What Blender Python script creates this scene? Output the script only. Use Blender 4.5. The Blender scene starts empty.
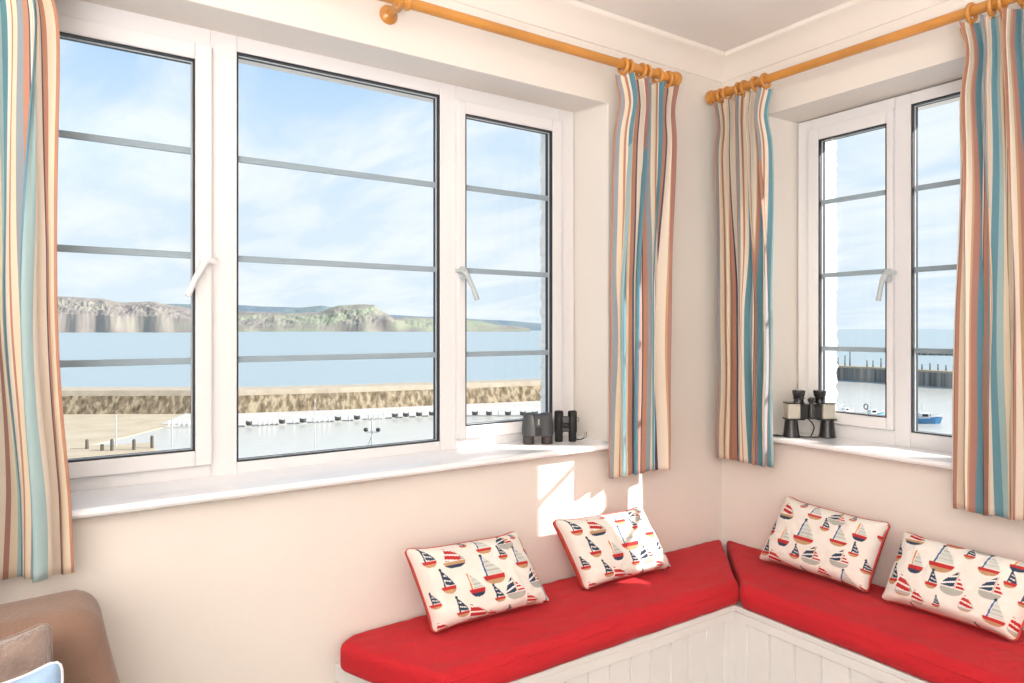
import bpy, bmesh, math, random
import numpy as np
from mathutils import Vector, Matrix, noise

random.seed(7)
S = bpy.context.scene
COL = S.collection
R = math.radians
PI = math.pi

# ------------------------------------------------------------------ materials
def lin(c):
    c = c / 255.0
    return c / 12.92 if c <= 0.04045 else ((c + 0.055) / 1.055) ** 2.4
def rgb(r, g, b):
    return (lin(r), lin(g), lin(b), 1.0)

MATS = {}
def mat(name, col, rough=0.6, metal=0.0, bump=0.0, bscale=40.0, var=0.0, vscale=6.0, spec=0.5, stretch=(1, 1, 1), sheen=0.0, coat=0.0):
    m = bpy.data.materials.new(name); m.use_nodes = True
    nt = m.node_tree; b = nt.nodes['Principled BSDF']
    b.inputs['Base Color'].default_value = col
    b.inputs['Roughness'].default_value = rough
    b.inputs['Metallic'].default_value = metal
    b.inputs['Specular IOR Level'].default_value = spec
    if sheen: b.inputs['Sheen Weight'].default_value = sheen
    if coat: b.inputs['Coat Weight'].default_value = coat
    tc = nt.nodes.new('ShaderNodeTexCoord'); mp = nt.nodes.new('ShaderNodeMapping')
    mp.inputs['Scale'].default_value = stretch
    nt.links.new(tc.outputs['Object'], mp.inputs['Vector'])
    if var:
        n = nt.nodes.new('ShaderNodeTexNoise'); n.inputs['Scale'].default_value = vscale; n.inputs['Detail'].default_value = 5
        nt.links.new(mp.outputs[0], n.inputs['Vector'])
        mr = nt.nodes.new('ShaderNodeMapRange'); mr.inputs[1].default_value = 0.3; mr.inputs[2].default_value = 0.7
        mr.inputs[3].default_value = 1 - var; mr.inputs[4].default_value = 1 + var
        nt.links.new(n.outputs[0], mr.inputs[0])
        mx = nt.nodes.new('ShaderNodeVectorMath'); mx.operation = 'SCALE'
        mx.inputs[0].default_value = col[:3]
        nt.links.new(mr.outputs[0], mx.inputs['Scale'])
        nt.links.new(mx.outputs[0], b.inputs['Base Color'])
    if bump:
        n2 = nt.nodes.new('ShaderNodeTexNoise'); n2.inputs['Scale'].default_value = bscale; n2.inputs['Detail'].default_value = 4
        nt.links.new(mp.outputs[0], n2.inputs['Vector'])
        bp = nt.nodes.new('ShaderNodeBump'); bp.inputs['Strength'].default_value = bump; bp.inputs['Distance'].default_value = 0.01
        nt.links.new(n2.outputs[0], bp.inputs['Height']); nt.links.new(bp.outputs[0], b.inputs['Normal'])
    MATS[name] = m
    return m

M = {}
M['wall'] = mat('magnolia paint', (0.81, 0.755, 0.70, 1), 0.75, bump=0.05, bscale=60, var=0.015, vscale=3, spec=0.25)
M['render'] = mat('white render', (0.80, 0.78, 0.74, 1), 0.9, bump=0.8, bscale=60, var=0.08, vscale=20)
M['ceiling'] = mat('ceiling paint', (0.91, 0.875, 0.835, 1), 0.8, bump=0.08, bscale=30, var=0.012, vscale=2, spec=0.2)
M['cove'] = mat('coving paint', (0.86, 0.80, 0.74, 1), 0.7, spec=0.25, bump=0.03)
M['upvc'] = mat('white window plastic', (0.80, 0.785, 0.795, 1), 0.22, spec=0.5, bump=0.01, bscale=8)
M['sill'] = mat('white sill gloss', (0.90, 0.90, 0.915, 1), 0.10, spec=0.5, bump=0.015, bscale=10)
M['gasket'] = mat('black window rubber', (0.012, 0.014, 0.02, 1), 0.45)
M['lead'] = mat('grey glazing strip', (0.31, 0.39, 0.45, 1), 0.4, metal=0.0, bump=0.05)
M['spacer'] = mat('grey glass spacer', (0.55, 0.57, 0.58, 1), 0.4, bump=0.02)
M['handle'] = mat('white enamelled handle', (0.80, 0.79, 0.79, 1), 0.28, bump=0.01)
M['handle2'] = mat('grey enamelled handle', (0.50, 0.55, 0.57, 1), 0.28, bump=0.01)
M['screw'] = mat('dark screw cap', (0.03, 0.03, 0.035, 1), 0.35, metal=0.6)
M['wood'] = mat('honey pine varnish', (0.60, 0.255, 0.048, 1), 0.3, var=0.16, vscale=5, stretch=(1, 1, 1), coat=0.35)
M['bench'] = mat('white painted panelling', (0.76, 0.74, 0.725, 1), 0.45, bump=0.04, bscale=25, var=0.02, vscale=8)
M['red'] = mat('red cotton canvas', (0.53, 0.018, 0.026, 1), 0.85, bump=0.25, bscale=260, var=0.05, vscale=5, sheen=0.05, spec=0.2)
M['piping'] = mat('red piping', (0.56, 0.055, 0.045, 1), 0.8, bump=0.2, bscale=300, sheen=0.2)
M['backred'] = mat('brick red cotton', (0.55, 0.07, 0.045, 1), 0.85, bump=0.2, bscale=300)
M['sofa'] = mat('brown suede', (0.27, 0.165, 0.12, 1), 0.95, bump=0.3, bscale=120, var=0.10, vscale=9, sheen=0.25, spec=0.15)
M['fur'] = mat('taupe plush', (0.30, 0.215, 0.18, 1), 1.0, bump=0.8, bscale=120, var=0.2, vscale=25, sheen=0.6, spec=0.1)
M['blue'] = mat('pale blue cotton', (0.36, 0.52, 0.74, 1), 0.9, bump=0.2, bscale=200, var=0.1, vscale=10)
M['whitepipe'] = mat('white piping', (0.85, 0.85, 0.86, 1), 0.8, bump=0.1)
M['carpet'] = mat('grey carpet', (0.30, 0.29, 0.275, 1), 1.0, bump=0.6, bscale=300, var=0.1, vscale=60)
M['charcoal'] = mat('charcoal rubber', (0.055, 0.058, 0.062, 1), 0.5, bump=0.15, bscale=300)
M['blackrub'] = mat('black rubber', (0.010, 0.010, 0.011, 1), 0.42, bump=0.1, bscale=300)
M['brownfoot'] = mat('dark brown plastic', (0.035, 0.022, 0.02, 1), 0.4)
M['silver'] = mat('champagne metal', (0.55, 0.52, 0.45, 1), 0.35, metal=0.5, bump=0.05, bscale=200)
M['gloss'] = mat('black enamel', (0.02, 0.02, 0.021, 1), 0.18)
M['lens'] = mat('dark lens', (0.01, 0.012, 0.02, 1), 0.05)
M['skirting'] = mat('white skirting gloss', (0.84, 0.82, 0.8, 1), 0.3)

def ramp_mat(name, stops, scale=1.0, interp='CONSTANT'):
    m = bpy.data.materials.new(name); m.use_nodes = True
    nt = m.node_tree; b = nt.nodes['Principled BSDF']
    b.inputs['Roughness'].default_value = 0.85; b.inputs['Sheen Weight'].default_value = 0.15
    b.inputs['Specular IOR Level'].default_value = 0.25
    uv = nt.nodes.new('ShaderNodeUVMap'); sp = nt.nodes.new('ShaderNodeSeparateXYZ')
    nt.links.new(uv.outputs[0], sp.inputs[0])
    mu = nt.nodes.new('ShaderNodeMath'); mu.operation = 'MULTIPLY'; mu.inputs[1].default_value = scale
    fr = nt.nodes.new('ShaderNodeMath'); fr.operation = 'FRACT'
    nt.links.new(sp.outputs[0], mu.inputs[0]); nt.links.new(mu.outputs[0], fr.inputs[0])
    cr = nt.nodes.new('ShaderNodeValToRGB'); cr.color_ramp.interpolation = interp
    el = cr.color_ramp.elements
    el[0].position = 0; el[0].color = stops[0][1]
    el[1].position = stops[1][0]; el[1].color = stops[1][1]
    for p, c in stops[2:]:
        e = el.new(p); e.color = c
    nt.links.new(fr.outputs[0], cr.inputs[0]); nt.links.new(cr.outputs[0], b.inputs['Base Color'])
    n = nt.nodes.new('ShaderNodeTexNoise'); n.inputs['Scale'].default_value = 400
    tc = nt.nodes.new('ShaderNodeTexCoord'); nt.links.new(tc.outputs['Object'], n.inputs['Vector'])
    bp = nt.nodes.new('ShaderNodeBump'); bp.inputs['Strength'].default_value = 0.12; bp.inputs['Distance'].default_value = 0.002
    nt.links.new(n.outputs[0], bp.inputs['Height']); nt.links.new(bp.outputs[0], b.inputs['Normal'])
    # woven cloth lets a little daylight through
    tr = nt.nodes.new('ShaderNodeBsdfTranslucent'); nt.links.new(cr.outputs[0], tr.inputs['Color'])
    mx = nt.nodes.new('ShaderNodeMixShader'); mx.inputs[0].default_value = 0.18
    nt.links.new(b.outputs[0], mx.inputs[1]); nt.links.new(tr.outputs[0], mx.inputs[2])
    nt.links.new(mx.outputs[0], nt.nodes['Material Output'].inputs['Surface'])
    return m

teal = (0.15, 0.33, 0.41, 1); dteal = (0.05, 0.19, 0.27, 1)
pale = (0.40, 0.54, 0.55, 1); cream = (0.86, 0.73, 0.56, 1); lcream = (0.90, 0.80, 0.68, 1)
coral = (0.58, 0.29, 0.195, 1); rose = (0.49, 0.25, 0.205, 1); slate = (0.12, 0.10, 0.15, 1); grey = (0.34, 0.38, 0.42, 1); tan = (0.62, 0.40, 0.24, 1)
seq = [(coral, 1.0), (cream, 2.6), (coral, 1.1), (slate, .5), (lcream, 1.8), (tan, .4), (rose, 1.1), (teal, 2.1), (pale, 2.5), (lcream, 2.0), (slate, .3), (coral, 1.2),
       (grey, 1.5), (cream, 1.2), (coral, .4), (lcream, 1.2), (teal, 1.5), (pale, 1.2), (cream, 1.5), (rose, .9), (lcream, 1.0), (slate, .3)]
tot = sum(w for c, w in seq); stops = []; acc = 0
for c, w in seq:
    stops.append((acc / tot, c)); acc += w
M['stripe'] = ramp_mat('striped curtain cotton', stops)
STRIPE_P = tot / 104.0           # metres per repeat

def glass():
    m = bpy.data.materials.new('window glass'); m.use_nodes = True
    nt = m.node_tree; nt.nodes.remove(nt.nodes['Principled BSDF'])
    t = nt.nodes.new('ShaderNodeBsdfTransparent'); t.inputs[0].default_value = (0.985, 0.99, 0.99, 1)
    g = nt.nodes.new('ShaderNodeBsdfGlossy'); g.inputs['Roughness'].default_value = 0.0
    f = nt.nodes.new('ShaderNodeFresnel'); f.inputs[0].default_value = 1.4
    mx = nt.nodes.new('ShaderNodeMixShader')
    ge = nt.nodes.new('ShaderNodeNewGeometry'); iv = nt.nodes.new('ShaderNodeMath'); iv.operation = 'SUBTRACT'; iv.inputs[0].default_value = 1; nt.links.new(ge.outputs['Backfacing'], iv.inputs[1])
    ml = nt.nodes.new('ShaderNodeMath'); ml.operation = 'MULTIPLY'; nt.links.new(f.outputs[0], ml.inputs[0]); nt.links.new(iv.outputs[0], ml.inputs[1])
    nt.links.new(ml.outputs[0], mx.inputs[0]); nt.links.new(t.outputs[0], mx.inputs[1]); nt.links.new(g.outputs[0], mx.inputs[2])
    nt.links.new(mx.outputs[0], nt.nodes['Material Output'].inputs['Surface'])
    return m
M['glass'] = glass()

# ------------------------------------------------ geometry helpers
def tag(o, label=None, cat=None, group=None, kind=None):
    if label: o['label'] = label
    if cat: o['category'] = cat
    if group: o['group'] = group
    if kind: o['kind'] = kind
    return o

def empty(name, loc):
    o = bpy.data.objects.new(name, None); COL.objects.link(o)
    o.location = loc; o.empty_display_size = 0.05
    return o

class MB:
    def __init__(s): s.v = []; s.f = []
    def add(s, vs, fs):
        n = len(s.v); s.v += [tuple(p) for p in vs]; s.f += [tuple(i + n for i in f) for f in fs]
    def box(s, a, b):
        x0, y0, z0 = a; x1, y1, z1 = b
        s.add([(x0,y0,z0),(x1,y0,z0),(x1,y1,z0),(x0,y1,z0),(x0,y0,z1),(x1,y0,z1),(x1,y1,z1),(x0,y1,z1)],
              [(0,3,2,1),(4,5,6,7),(0,1,5,4),(1,2,6,5),(2,3,7,6),(3,0,4,7)])
    def prism(s, pts, z0, z1):
        n = len(pts)
        s.add([(p[0], p[1], z0) for p in pts] + [(p[0], p[1], z1) for p in pts],
              [tuple(range(n-1, -1, -1)), tuple(range(n, 2*n))] + [(i, (i+1) % n, n+(i+1) % n, n+i) for i in range(n)])
    def tube(s, pts, r, seg=10, closed=False, cap=True):
        pts = [Vector(p) for p in pts]; n = len(pts); rr = r if isinstance(r, (list, tuple)) else [r]*n
        vs = []; prev = None
        for i, p in enumerate(pts):
            if closed: t = pts[(i+1) % n] - pts[i-1]
            else: t = pts[min(i+1, n-1)] - pts[max(i-1, 0)]
            t.normalize()
            if prev is None:
                a = Vector((0,0,1)) if abs(t.z) < .9 else Vector((1,0,0))
                u = t.cross(a).normalized()
            else:
                u = (prev - t*prev.dot(t)).normalized()
            prev = u; w = t.cross(u)
            for k in range(seg):
                q = 2*PI*k/seg
                vs.append(p + (u*math.cos(q) + w*math.sin(q))*rr[i])
        fs = []
        for i in range(n if closed else n-1):
            j = (i+1) % n
            for k in range(seg):
                l = (k+1) % seg
                fs.append((i*seg+k, i*seg+l, j*seg+l, j*seg+k))
        if cap and not closed:
            fs.append(tuple(range(seg-1, -1, -1))); fs.append(tuple((n-1)*seg+k for k in range(seg)))
        s.add(vs, fs)
    def lathe(s, prof, origin, axis=(0,0,1), seg=24, sx=1, sy=1, side=None):
        """prof: list of (radius, distance along axis)"""
        ax = Vector(axis).normalized(); o = Vector(origin)
        u = Vector(side).normalized() if side else ax.orthogonal().normalized()
        w = ax.cross(u); vs = []
        for r, h in prof:
            for k in range(seg):
                q = 2*PI*k/seg
                vs.append(o + ax*h + u*math.cos(q)*max(r,1e-5)*sx + w*math.sin(q)*max(r,1e-5)*sy)
        n = len(prof); fs = []
        for i in range(n-1):
            for k in range(seg):
                l = (k+1) % seg; fs.append((i*seg+k, i*seg+l, (i+1)*seg+l, (i+1)*seg+k))
        fs.append(tuple(range(seg-1, -1, -1))); fs.append(tuple((n-1)*seg+k for k in range(seg)))
        s.add(vs, fs)
    def build(s, name, m, parent=None, smooth=False, bevel=0, bseg=2, loc=None, local=False, normals=True):
        me = bpy.data.meshes.new(name)
        off = Vector((0,0,0))
        top = parent
        if parent is not None and not local:
            p = parent
            while p is not None:
                off += p.location; p = p.parent
        if loc is not None: off = Vector(loc)
        me.from_pydata([tuple(Vector(v) - off) for v in s.v], [], s.f)
        if normals:
            bm = bmesh.new(); bm.from_mesh(me); bmesh.ops.recalc_face_normals(bm, faces=bm.faces); bm.to_mesh(me); bm.free()
        me.materials.append(m)
        o = bpy.data.objects.new(name, me); COL.objects.link(o)
        if parent is not None: o.parent = parent
        if loc is not None: o.location = loc
        if smooth:
            for p in me.polygons: p.use_smooth = True
            if smooth != 'all': me.set_sharp_from_angle(angle=R(38))
        if bevel:
            b = o.modifiers.new('bevel', 'BEVEL'); b.width = bevel; b.segments = bseg; b.limit_method = 'ANGLE'; b.angle_limit = R(40)
        return o

def copy_tree(o, parent=None):
    c = o.copy(); COL.objects.link(c); c.parent = parent
    for ch in [x for x in bpy.data.objects if x.parent == o]: copy_tree(ch, c)
    return c

# ------------------------------------------------------------------ camera (calibrated from the photograph)
F = 690.0; HEAD = math.atan(1018 / F)
FW = Vector((math.cos(HEAD), math.sin(HEAD), 0)); RT = Vector((math.sin(HEAD), -math.cos(HEAD), 0))
CAM = Vector((-2.23574, -1.80679, 1.32))
cd = bpy.data.cameras.new('camera'); co = bpy.data.objects.new('camera', cd); COL.objects.link(co)
co.location = CAM; co.rotation_euler = (R(90), 0, HEAD - R(90))
cd.sensor_fit = 'HORIZONTAL'; cd.sensor_width = 36; cd.lens = 36 * F / 1024
cd.shift_y = -12.5 / 1024
cd.clip_start = 0.05; cd.clip_end = 60000
S.camera = co
def far(px, d, z):            # a point of the view outside, d metres ahead
    p = CAM + FW*d + RT*(d*(px-512)/F); return Vector((p.x, p.y, z))

# ------------------------------------------------------------------ room shell
LWX0 = -4.6; RWY0 = -5.2; CEIL = 2.385; TH = 0.32
def wall_with_window(name, axis, a0, a1, front, back, outer, wb):
    """a0..a1 extent; front/back/outer = (s0, s1, z0, z1) rectangles at depths 0, wb, TH"""
    mb = MB(); Z1 = 2.6
    def P(s_, z, w): return (s_, w, z) if axis == 'x' else (w, s_, z)
    def ring(A, wa, B, wb_):
        a = [(A[0],A[2]),(A[1],A[2]),(A[1],A[3]),(A[0],A[3])]; b = [(B[0],B[2]),(B[1],B[2]),(B[1],B[3]),(B[0],B[3])]
        for i in range(4):
            j = (i+1) % 4
            mb.add([P(*a[i],wa), P(*a[j],wa), P(*b[j],wb_), P(*b[i],wb_)], [(0,1,2,3)])
    full = (a0, a1, -0.05, Z1)
    ring(full, 0, front, 0); ring(front, 0, back, wb); ring(back, wb, outer, wb+.001); ring(outer, wb+.001, outer, TH); ring(outer, TH, full, TH)
    ring(full, 0, full, TH)
    me = bpy.data.meshes.new(name); me.from_pydata(mb.v, [], mb.f)
    bm = bmesh.new(); bm.from_mesh(me); bmesh.ops.remove_doubles(bm, verts=bm.verts, dist=1e-5); bmesh.ops.recalc_face_normals(bm, faces=bm.faces); bm.to_mesh(me); bm.free()
    me.materials.append(M['wall'])
    o = bpy.data.objects.new(name, me); COL.objects.link(o); o['kind'] = 'structure'
    b = o.modifiers.new('bevel', 'BEVEL'); b.width = 0.006; b.segments = 3; b.limit_method = 'ANGLE'; b.angle_limit = R(40)
    return o
wall_with_window('wall_left', 'x', LWX0, 0.30, (-2.375, -0.606, 0.90, 2.108), (-2.362, -0.619, 0.90, 2.122), (-2.33, -0.652, 0.93, 2.10), 0.235)
wall_with_window('wall_right', 'y', RWY0, 0.30, (-1.055, -0.200, 0.90, 2.120), (-1.040, -0.235, 0.90, 2.108), (-1.035, -0.285, 0.93, 2.09), 0.215)
def struct(name, mb, m, **k):
    o = mb.build(name, m, **k); o['kind'] = 'structure'; return o
b = MB(); b.box((LWX0-.2, RWY0, -.05), (LWX0, TH, 2.6)); struct('wall_back', b, M['wall'])
b = MB(); b.box((LWX0-.2, RWY0-.2, -.05), (TH, RWY0, 2.6)); struct('wall_front', b, M['wall'])
b = MB(); b.box((LWX0, RWY0, -.05), (0, 0, 0.0)); struct('floor', b, M['carpet'])
b = MB(); b.box((LWX0, RWY0, CEIL), (0, 0, CEIL+.12)); struct('ceiling', b, M['ceiling'])
# coving: profile of (distance from wall, z)
prof = [(0, 2.300), (0.005, 2.3005), (0.007, 2.304), (0.012, 2.315), (0.022, 2.332), (0.036, 2.349), (0.052, 2.362), (0.066, 2.369), (0.069, 2.373), (0.070, 2.386), (0, 2.386)]
mb = MB(); n = len(prof)
mb.add([(LWX0, -d, z) for d, z in prof] + [(-d, -d, z) for d, z in prof], [(i, (i+1) % n, n+(i+1) % n, n+i) for i in range(n)])
struct('trim_1', mb, M['cove'], smooth=True)
mb = MB()
mb.add([(-d, RWY0, z) for d, z in prof] + [(-d, -d, z) for d, z in prof], [(i, (i+1) % n, n+(i+1) % n, n+i) for i in range(n)])
struct('trim_2', mb, M['cove'], smooth=True)
# rough rendered edges of the outer reveals
def rough_edge(name, axis, s_, sgn, w0, w1, z0, z1):
    mb = MB(); N = 90; vs = []
    for i in range(N+1):
        z = z0 + (z1-z0)*i/N
        j = 0.006*noise.noise(Vector((z*60, s_*9, 1))) + 0.004*noise.noise(Vector((z*140, s_, 4)))
        for s2, w2 in ((s_, w0), (s_+sgn*.006, w0), (s_+sgn*(.006+j), w1), (s_+sgn*(.002+j), w1+.012+j), (s_-sgn*.03, w1+.01), (s_-sgn*.03, w1)):
            vs.append((s2, w2, z) if axis == 'x' else (w2, s2, z))
    fs = []
    for i in range(N):
        for k in range(6):
            fs.append((i*6+k, i*6+(k+1) % 6, (i+1)*6+(k+1) % 6, (i+1)*6+k))
    mb.add(vs, fs); struct(name, mb, M['render'])
rough_edge('trim_3', 'x', -0.654, -1, 0.24, 0.315, 0.93, 2.10)
rough_edge('trim_4', 'y', -0.285, -1, 0.22, 0.315, 0.93, 2.09)
# skirting
b = MB(); b.box((LWX0, -.016, 0), (-1.60, 0, .11)); struct('baseboard_left', b, M['skirting'], bevel=.004)
b = MB(); b.box((-.016, RWY0, 0), (0, -1.62, .11)); struct('baseboard_right', b, M['skirting'], bevel=.004)

# ------------------------------------------------------------------ windows
def window(name, axis, frame, fixed, sashes, wf, wsash, zbars, sill, mull):
    """frame (s0,s1,z0,z1); fixed glass rect; sashes: list of (outer rect, glass rect, handle side, handle material)"""
    def B(mb, s0, s1, w0, w1, z0, z1):
        if axis == 'x': mb.box((s0, w0, z0), (s1, w1, z1))
        else: mb.box((w0, s0, z0), (w1, s1, z1))
    def ringbox(mb, A, G, w0, w1):
        B(mb, A[0], G[0], w0, w1, A[2], A[3]); B(mb, G[1], A[1], w0, w1, A[2], A[3])
        B(mb, G[0], G[1], w0, w1, A[2], G[2]); B(mb, G[0], G[1], w0, w1, G[3], A[3])
    def P(s_, w, z): return Vector((s_, w, z)) if axis == 'x' else Vector((w, s_, z))
    root = empty(name, P((frame[0]+frame[1])/2, wf, frame[2])); root['kind'] = 'structure'
    mb = MB(); D = wf + .042
    z0, z1 = frame[2], frame[3]
    # frame members: outer jambs, head, bottom, mullions
    xs = sorted([frame[0], frame[1]] + [v for m_ in mull for v in m_])
    for a, b_ in [(frame[0], mull[0][0] if False else None)]: pass
    edges = mull  # list of (s0,s1) vertical members
    for a, b_ in edges: B(mb, a, b_, wf, D, z0, z1)
    # heads/bottoms in between
    gaps = [(edges[i][1], edges[i+1][0]) for i in range(len(edges)-1)]
    for (a, b_) in gaps:
        isfix = a <= (fixed[0]+fixed[1])/2 <= b_
        if isfix:
            B(mb, a, b_, wf, D, z0, fixed[2]); B(mb, a, b_, wf, D, fixed[3], z1)
        else:
            B(mb, a, b_, wf, D, z0, sashes[0][0][2] - .002); B(mb, a, b_, wf, D, sashes[0][0][3] + .002, z1)
    mb.build('window_frame', M['upvc'], root, bevel=.003)
    def light(parent, G, w):
        g = MB(); t = .0045
        ringbox(g, G, (G[0]+t, G[1]-t, G[2]+.0035, G[3]-t), w+.004, w+.040)
        g.build('gasket', M['gasket'], parent)
        g = MB(); ringbox(g, (G[0]+t-.001, G[1]-t+.001, G[2]+.0025, G[3]-t+.001), (G[0]+t+.002, G[1]-t-.002, G[2]+.0045, G[3]-t-.002), w+.0165, w+.0215)
        g.build('spacer_bar', M['spacer'], parent)
        p = MB(); B(p, G[0]+t, G[1]-t, w+.022, w+.026, G[2]+.003, G[3]-t)
        p.build('glass_pane', M['glass'], parent)
        for z in zbars:
            q = MB(); B(q, G[0]+t-.001, G[1]-t+.001, w+.0185, w+.0295, z-.0085, z+.0085)
            q.build('glazing_bar', M['lead'], parent, bevel=.0015)
    fx = MB(); t = .004
    light(root, fixed, wf)
    for (A, G, side, hm, hz) in sashes:
        mb = MB(); ringbox(mb, A, G, wsash, wsash+.044)
        sp = mb.build('sash', M['upvc'], root, bevel=.004)
        light(sp, G, wsash)
        # cockspur handle: plate on the stile, arm hanging down over the glass, nose on the frame
        e = A[1] if side > 0 else A[0]; d = -side   # d: direction from the frame into the pane
        st = (A[1]+G[1])/2 if side > 0 else (A[0]+G[0])/2
        h = MB()
        h.lathe([(.013,0),(.013,.006),(.0115,.012)], P(st, wsash, hz+.012), P(0,-1,0), seg=20)
        h.lathe([(.010,0),(.010,.010)], P(st, wsash, hz-.012), P(0,-1,0), seg=16)
        B(h, st-.010, st+.010, wsash-.008, wsash, hz-.014, hz+.02)
        # nose reaching over the frame
        h.tube([P(st, wsash-.014, hz+.004), P(st-d*.016, wsash-.014, hz+.010), P(st-d*.03, wsash-.010, hz+.008)], [.008,.008,.006], 10)
        lean = .034 if hm == 'handle' else (.032 if axis == 'x' else .012)
        arm = [P(st, wsash-.018, hz+.006), P(st+d*.010, wsash-.022, hz-.012), P(st+d*(.010+lean*.5), wsash-.026, hz-.045), P(st+d*(.010+lean), wsash-.028, hz-.085)]
        h.tube(arm, [.011,.009,.0075,.0085], 12)
        ho = h.build('handle', M[hm], sp, smooth=True)
    # sill board
    sb = MB(); s0, s1, w0, w1, zt = sill
    pr = [(w0+.012, zt), (w0+.004, zt-.003), (w0, zt-.010), (w0+.004, zt-.018), (w0+.014, zt-.021), (w1, zt-.021), (w1, zt)]
    n_ = len(pr)
    sb.add([P(s0, w, z) for w, z in pr] + [P(s1, w, z) for w, z in pr],
           [tuple(range(n_)), tuple(range(2*n_-1, n_-1, -1))] + [(i, (i+1) % n_, n_+(i+1) % n_, n_+i) for i in range(n_)])
    sb.build('window_sill', M['sill'], root, bevel=.002, smooth=False)
    return root
ZB = (1.236, 1.514, 1.789)
window('window_1', 'x', (-2.36, -.620, .925, 2.124), (-1.801, -1.176, .9565, 2.077),
       [((-2.298, -1.868, .9605, 2.069), (-2.256, -1.909, 1.0005, 2.027), +1, 'handle', 1.490),
        ((-1.122, -.690, .9605, 2.069), (-1.092, -.732, 1.0005, 2.027), -1, 'handle2', 1.500)],
       .170, .150, ZB, (-2.40, -.596, -.045, .172, .927), [(-2.36, -2.296), (-1.8675, -1.801), (-1.176, -1.118), (-.686, -.620)])
window('window_2', 'y', (-1.030, -.236, .925, 2.106), (-.977, -.6505, .9755, 2.068),
       [((-.601, -.289, .9775, 2.065), (-.580, -.3305, 1.018, 2.0195), -1, 'handle2', 1.500)],
       .150, .130, (1.248, 1.518, 1.789), (-1.07, -.185, -.045, .152, .927), [(-1.030, -.977), (-.6505, -.599), (-.287, -.236)])

# ------------------------------------------------------------------ curtain poles and rings
def pole(label, p0, p1, axis, cups, brackets, ends):
    a = Vector(p0); b_ = Vector(p1); d = (b_-a).normalized()
    root = empty('curtain_pole', a.lerp(b_, .5)); tag(root, label, 'curtain pole')
    mb = MB(); mb.tube([a.lerp(b_, i/8) for i in range(9)], .0150, 20); mb.build('rod', M['wood'], root, smooth=True)
    for e, dd in ends:
        mb = MB(); mb.lathe([(.0165,0),(.022,.002),(.023,.008),(.0195,.011),(.0195,.014),(.0255,.017),(.027,.026),(.0255,.034),(.018,.039),(.004,.041)], e, dd, 28)
        mb.build('finial', M['wood'], root, smooth=True)
    out = Vector((0,-1,0)) if axis == 'x' else Vector((-1,0,0))
    for s_ in brackets:
        c = a.lerp(b_, s_); w = c - out*0.1
        mb = MB(); mb.lathe([(.026,0),(.027,.006),(.022,.012),(.013,.018),(.0115,.045),(.0145,.055),(.0145,.075),(.012,.085)], w, out, 24)
        mb.lathe([(.0185,-.017),(.022,-.015),(.022,-.009),(.0185,-.006),(.0185,.006),(.022,.009),(.022,.015),(.0185,.017)], c, d, 24)
        mb.build('bracket', M['wood'], root, smooth=True)
    return root
pole('honey pine curtain pole over the wide three-light window', (-2.72,-.1,2.200), (-.402,-.1,2.208), 'x', [], [.555], [((-.403,-.1,2.208),(1,0,0)), ((-2.719,-.1,2.200),(-1,0,0))])
pole('honey pine curtain pole over the small window with the silver binoculars', (-.1,-.055,2.215), (-.1,-1.32,2.200), 'y', [], [.80], [((-.1,-.056,2.215),(0,1,0)), ((-.1,-1.319,2.200),(0,-1,0))])

def ring_mesh():
    mb = MB(); N = 32; r = .0225
    mb.tube([(0, r*math.cos(2*PI*i/N), r*math.sin(2*PI*i/N)) for i in range(N)], .0062, 10, closed=True)
    mb.lathe([(.002,0),(.0035,.002),(.0035,.006),(.002,.008)], (0,0,-r-.004), (0,0,-1), 8)
    o = mb.build('curtain_ring', M['wood'], smooth='all'); return o
ringproto = ring_mesh(); ring_used = False
def rings(axis, ss, z, labels, group):
    global ring_used
    for i, s_ in enumerate(ss):
        o = ringproto if not ring_used else ringproto.copy()
        if ring_used: COL.objects.link(o)
        ring_used = True
        o.location = (s_, -.1, z-.0055) if axis == 'x' else (-.1, s_, z-.0055)
        o.rotation_euler = (0, random.uniform(-.1,.1), random.uniform(-.12,.12) + (0 if axis == 'x' else PI/2))
        tag(o, labels(i, len(ss)), 'curtain ring', group)
ORD = ['first', 'second', 'third', 'fourth', 'fifth', 'sixth', 'seventh']
rings('x', [-.628,-.603,-.545,-.520,-.465,-.415], 2.207, lambda i, n: 'pine ring on the sunlit curtain by the wide window, %s from its left' % ORD[i], 'rings of the sunlit curtain')
rings('y', [-.076,-.104,-.158,-.184,-.232,-.272], 2.214, lambda i, n: 'pine ring on the curtain by the silver binoculars, %s from the room corner' % ORD[i], 'rings of the corner curtain')
rings('y', [-.935,-.985,-1.010,-1.055,-1.105], 2.205, lambda i, n: 'pine ring on the curtain at the right photo edge, %s from the left' % ORD[i], 'rings of the right-hand curtain')

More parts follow.
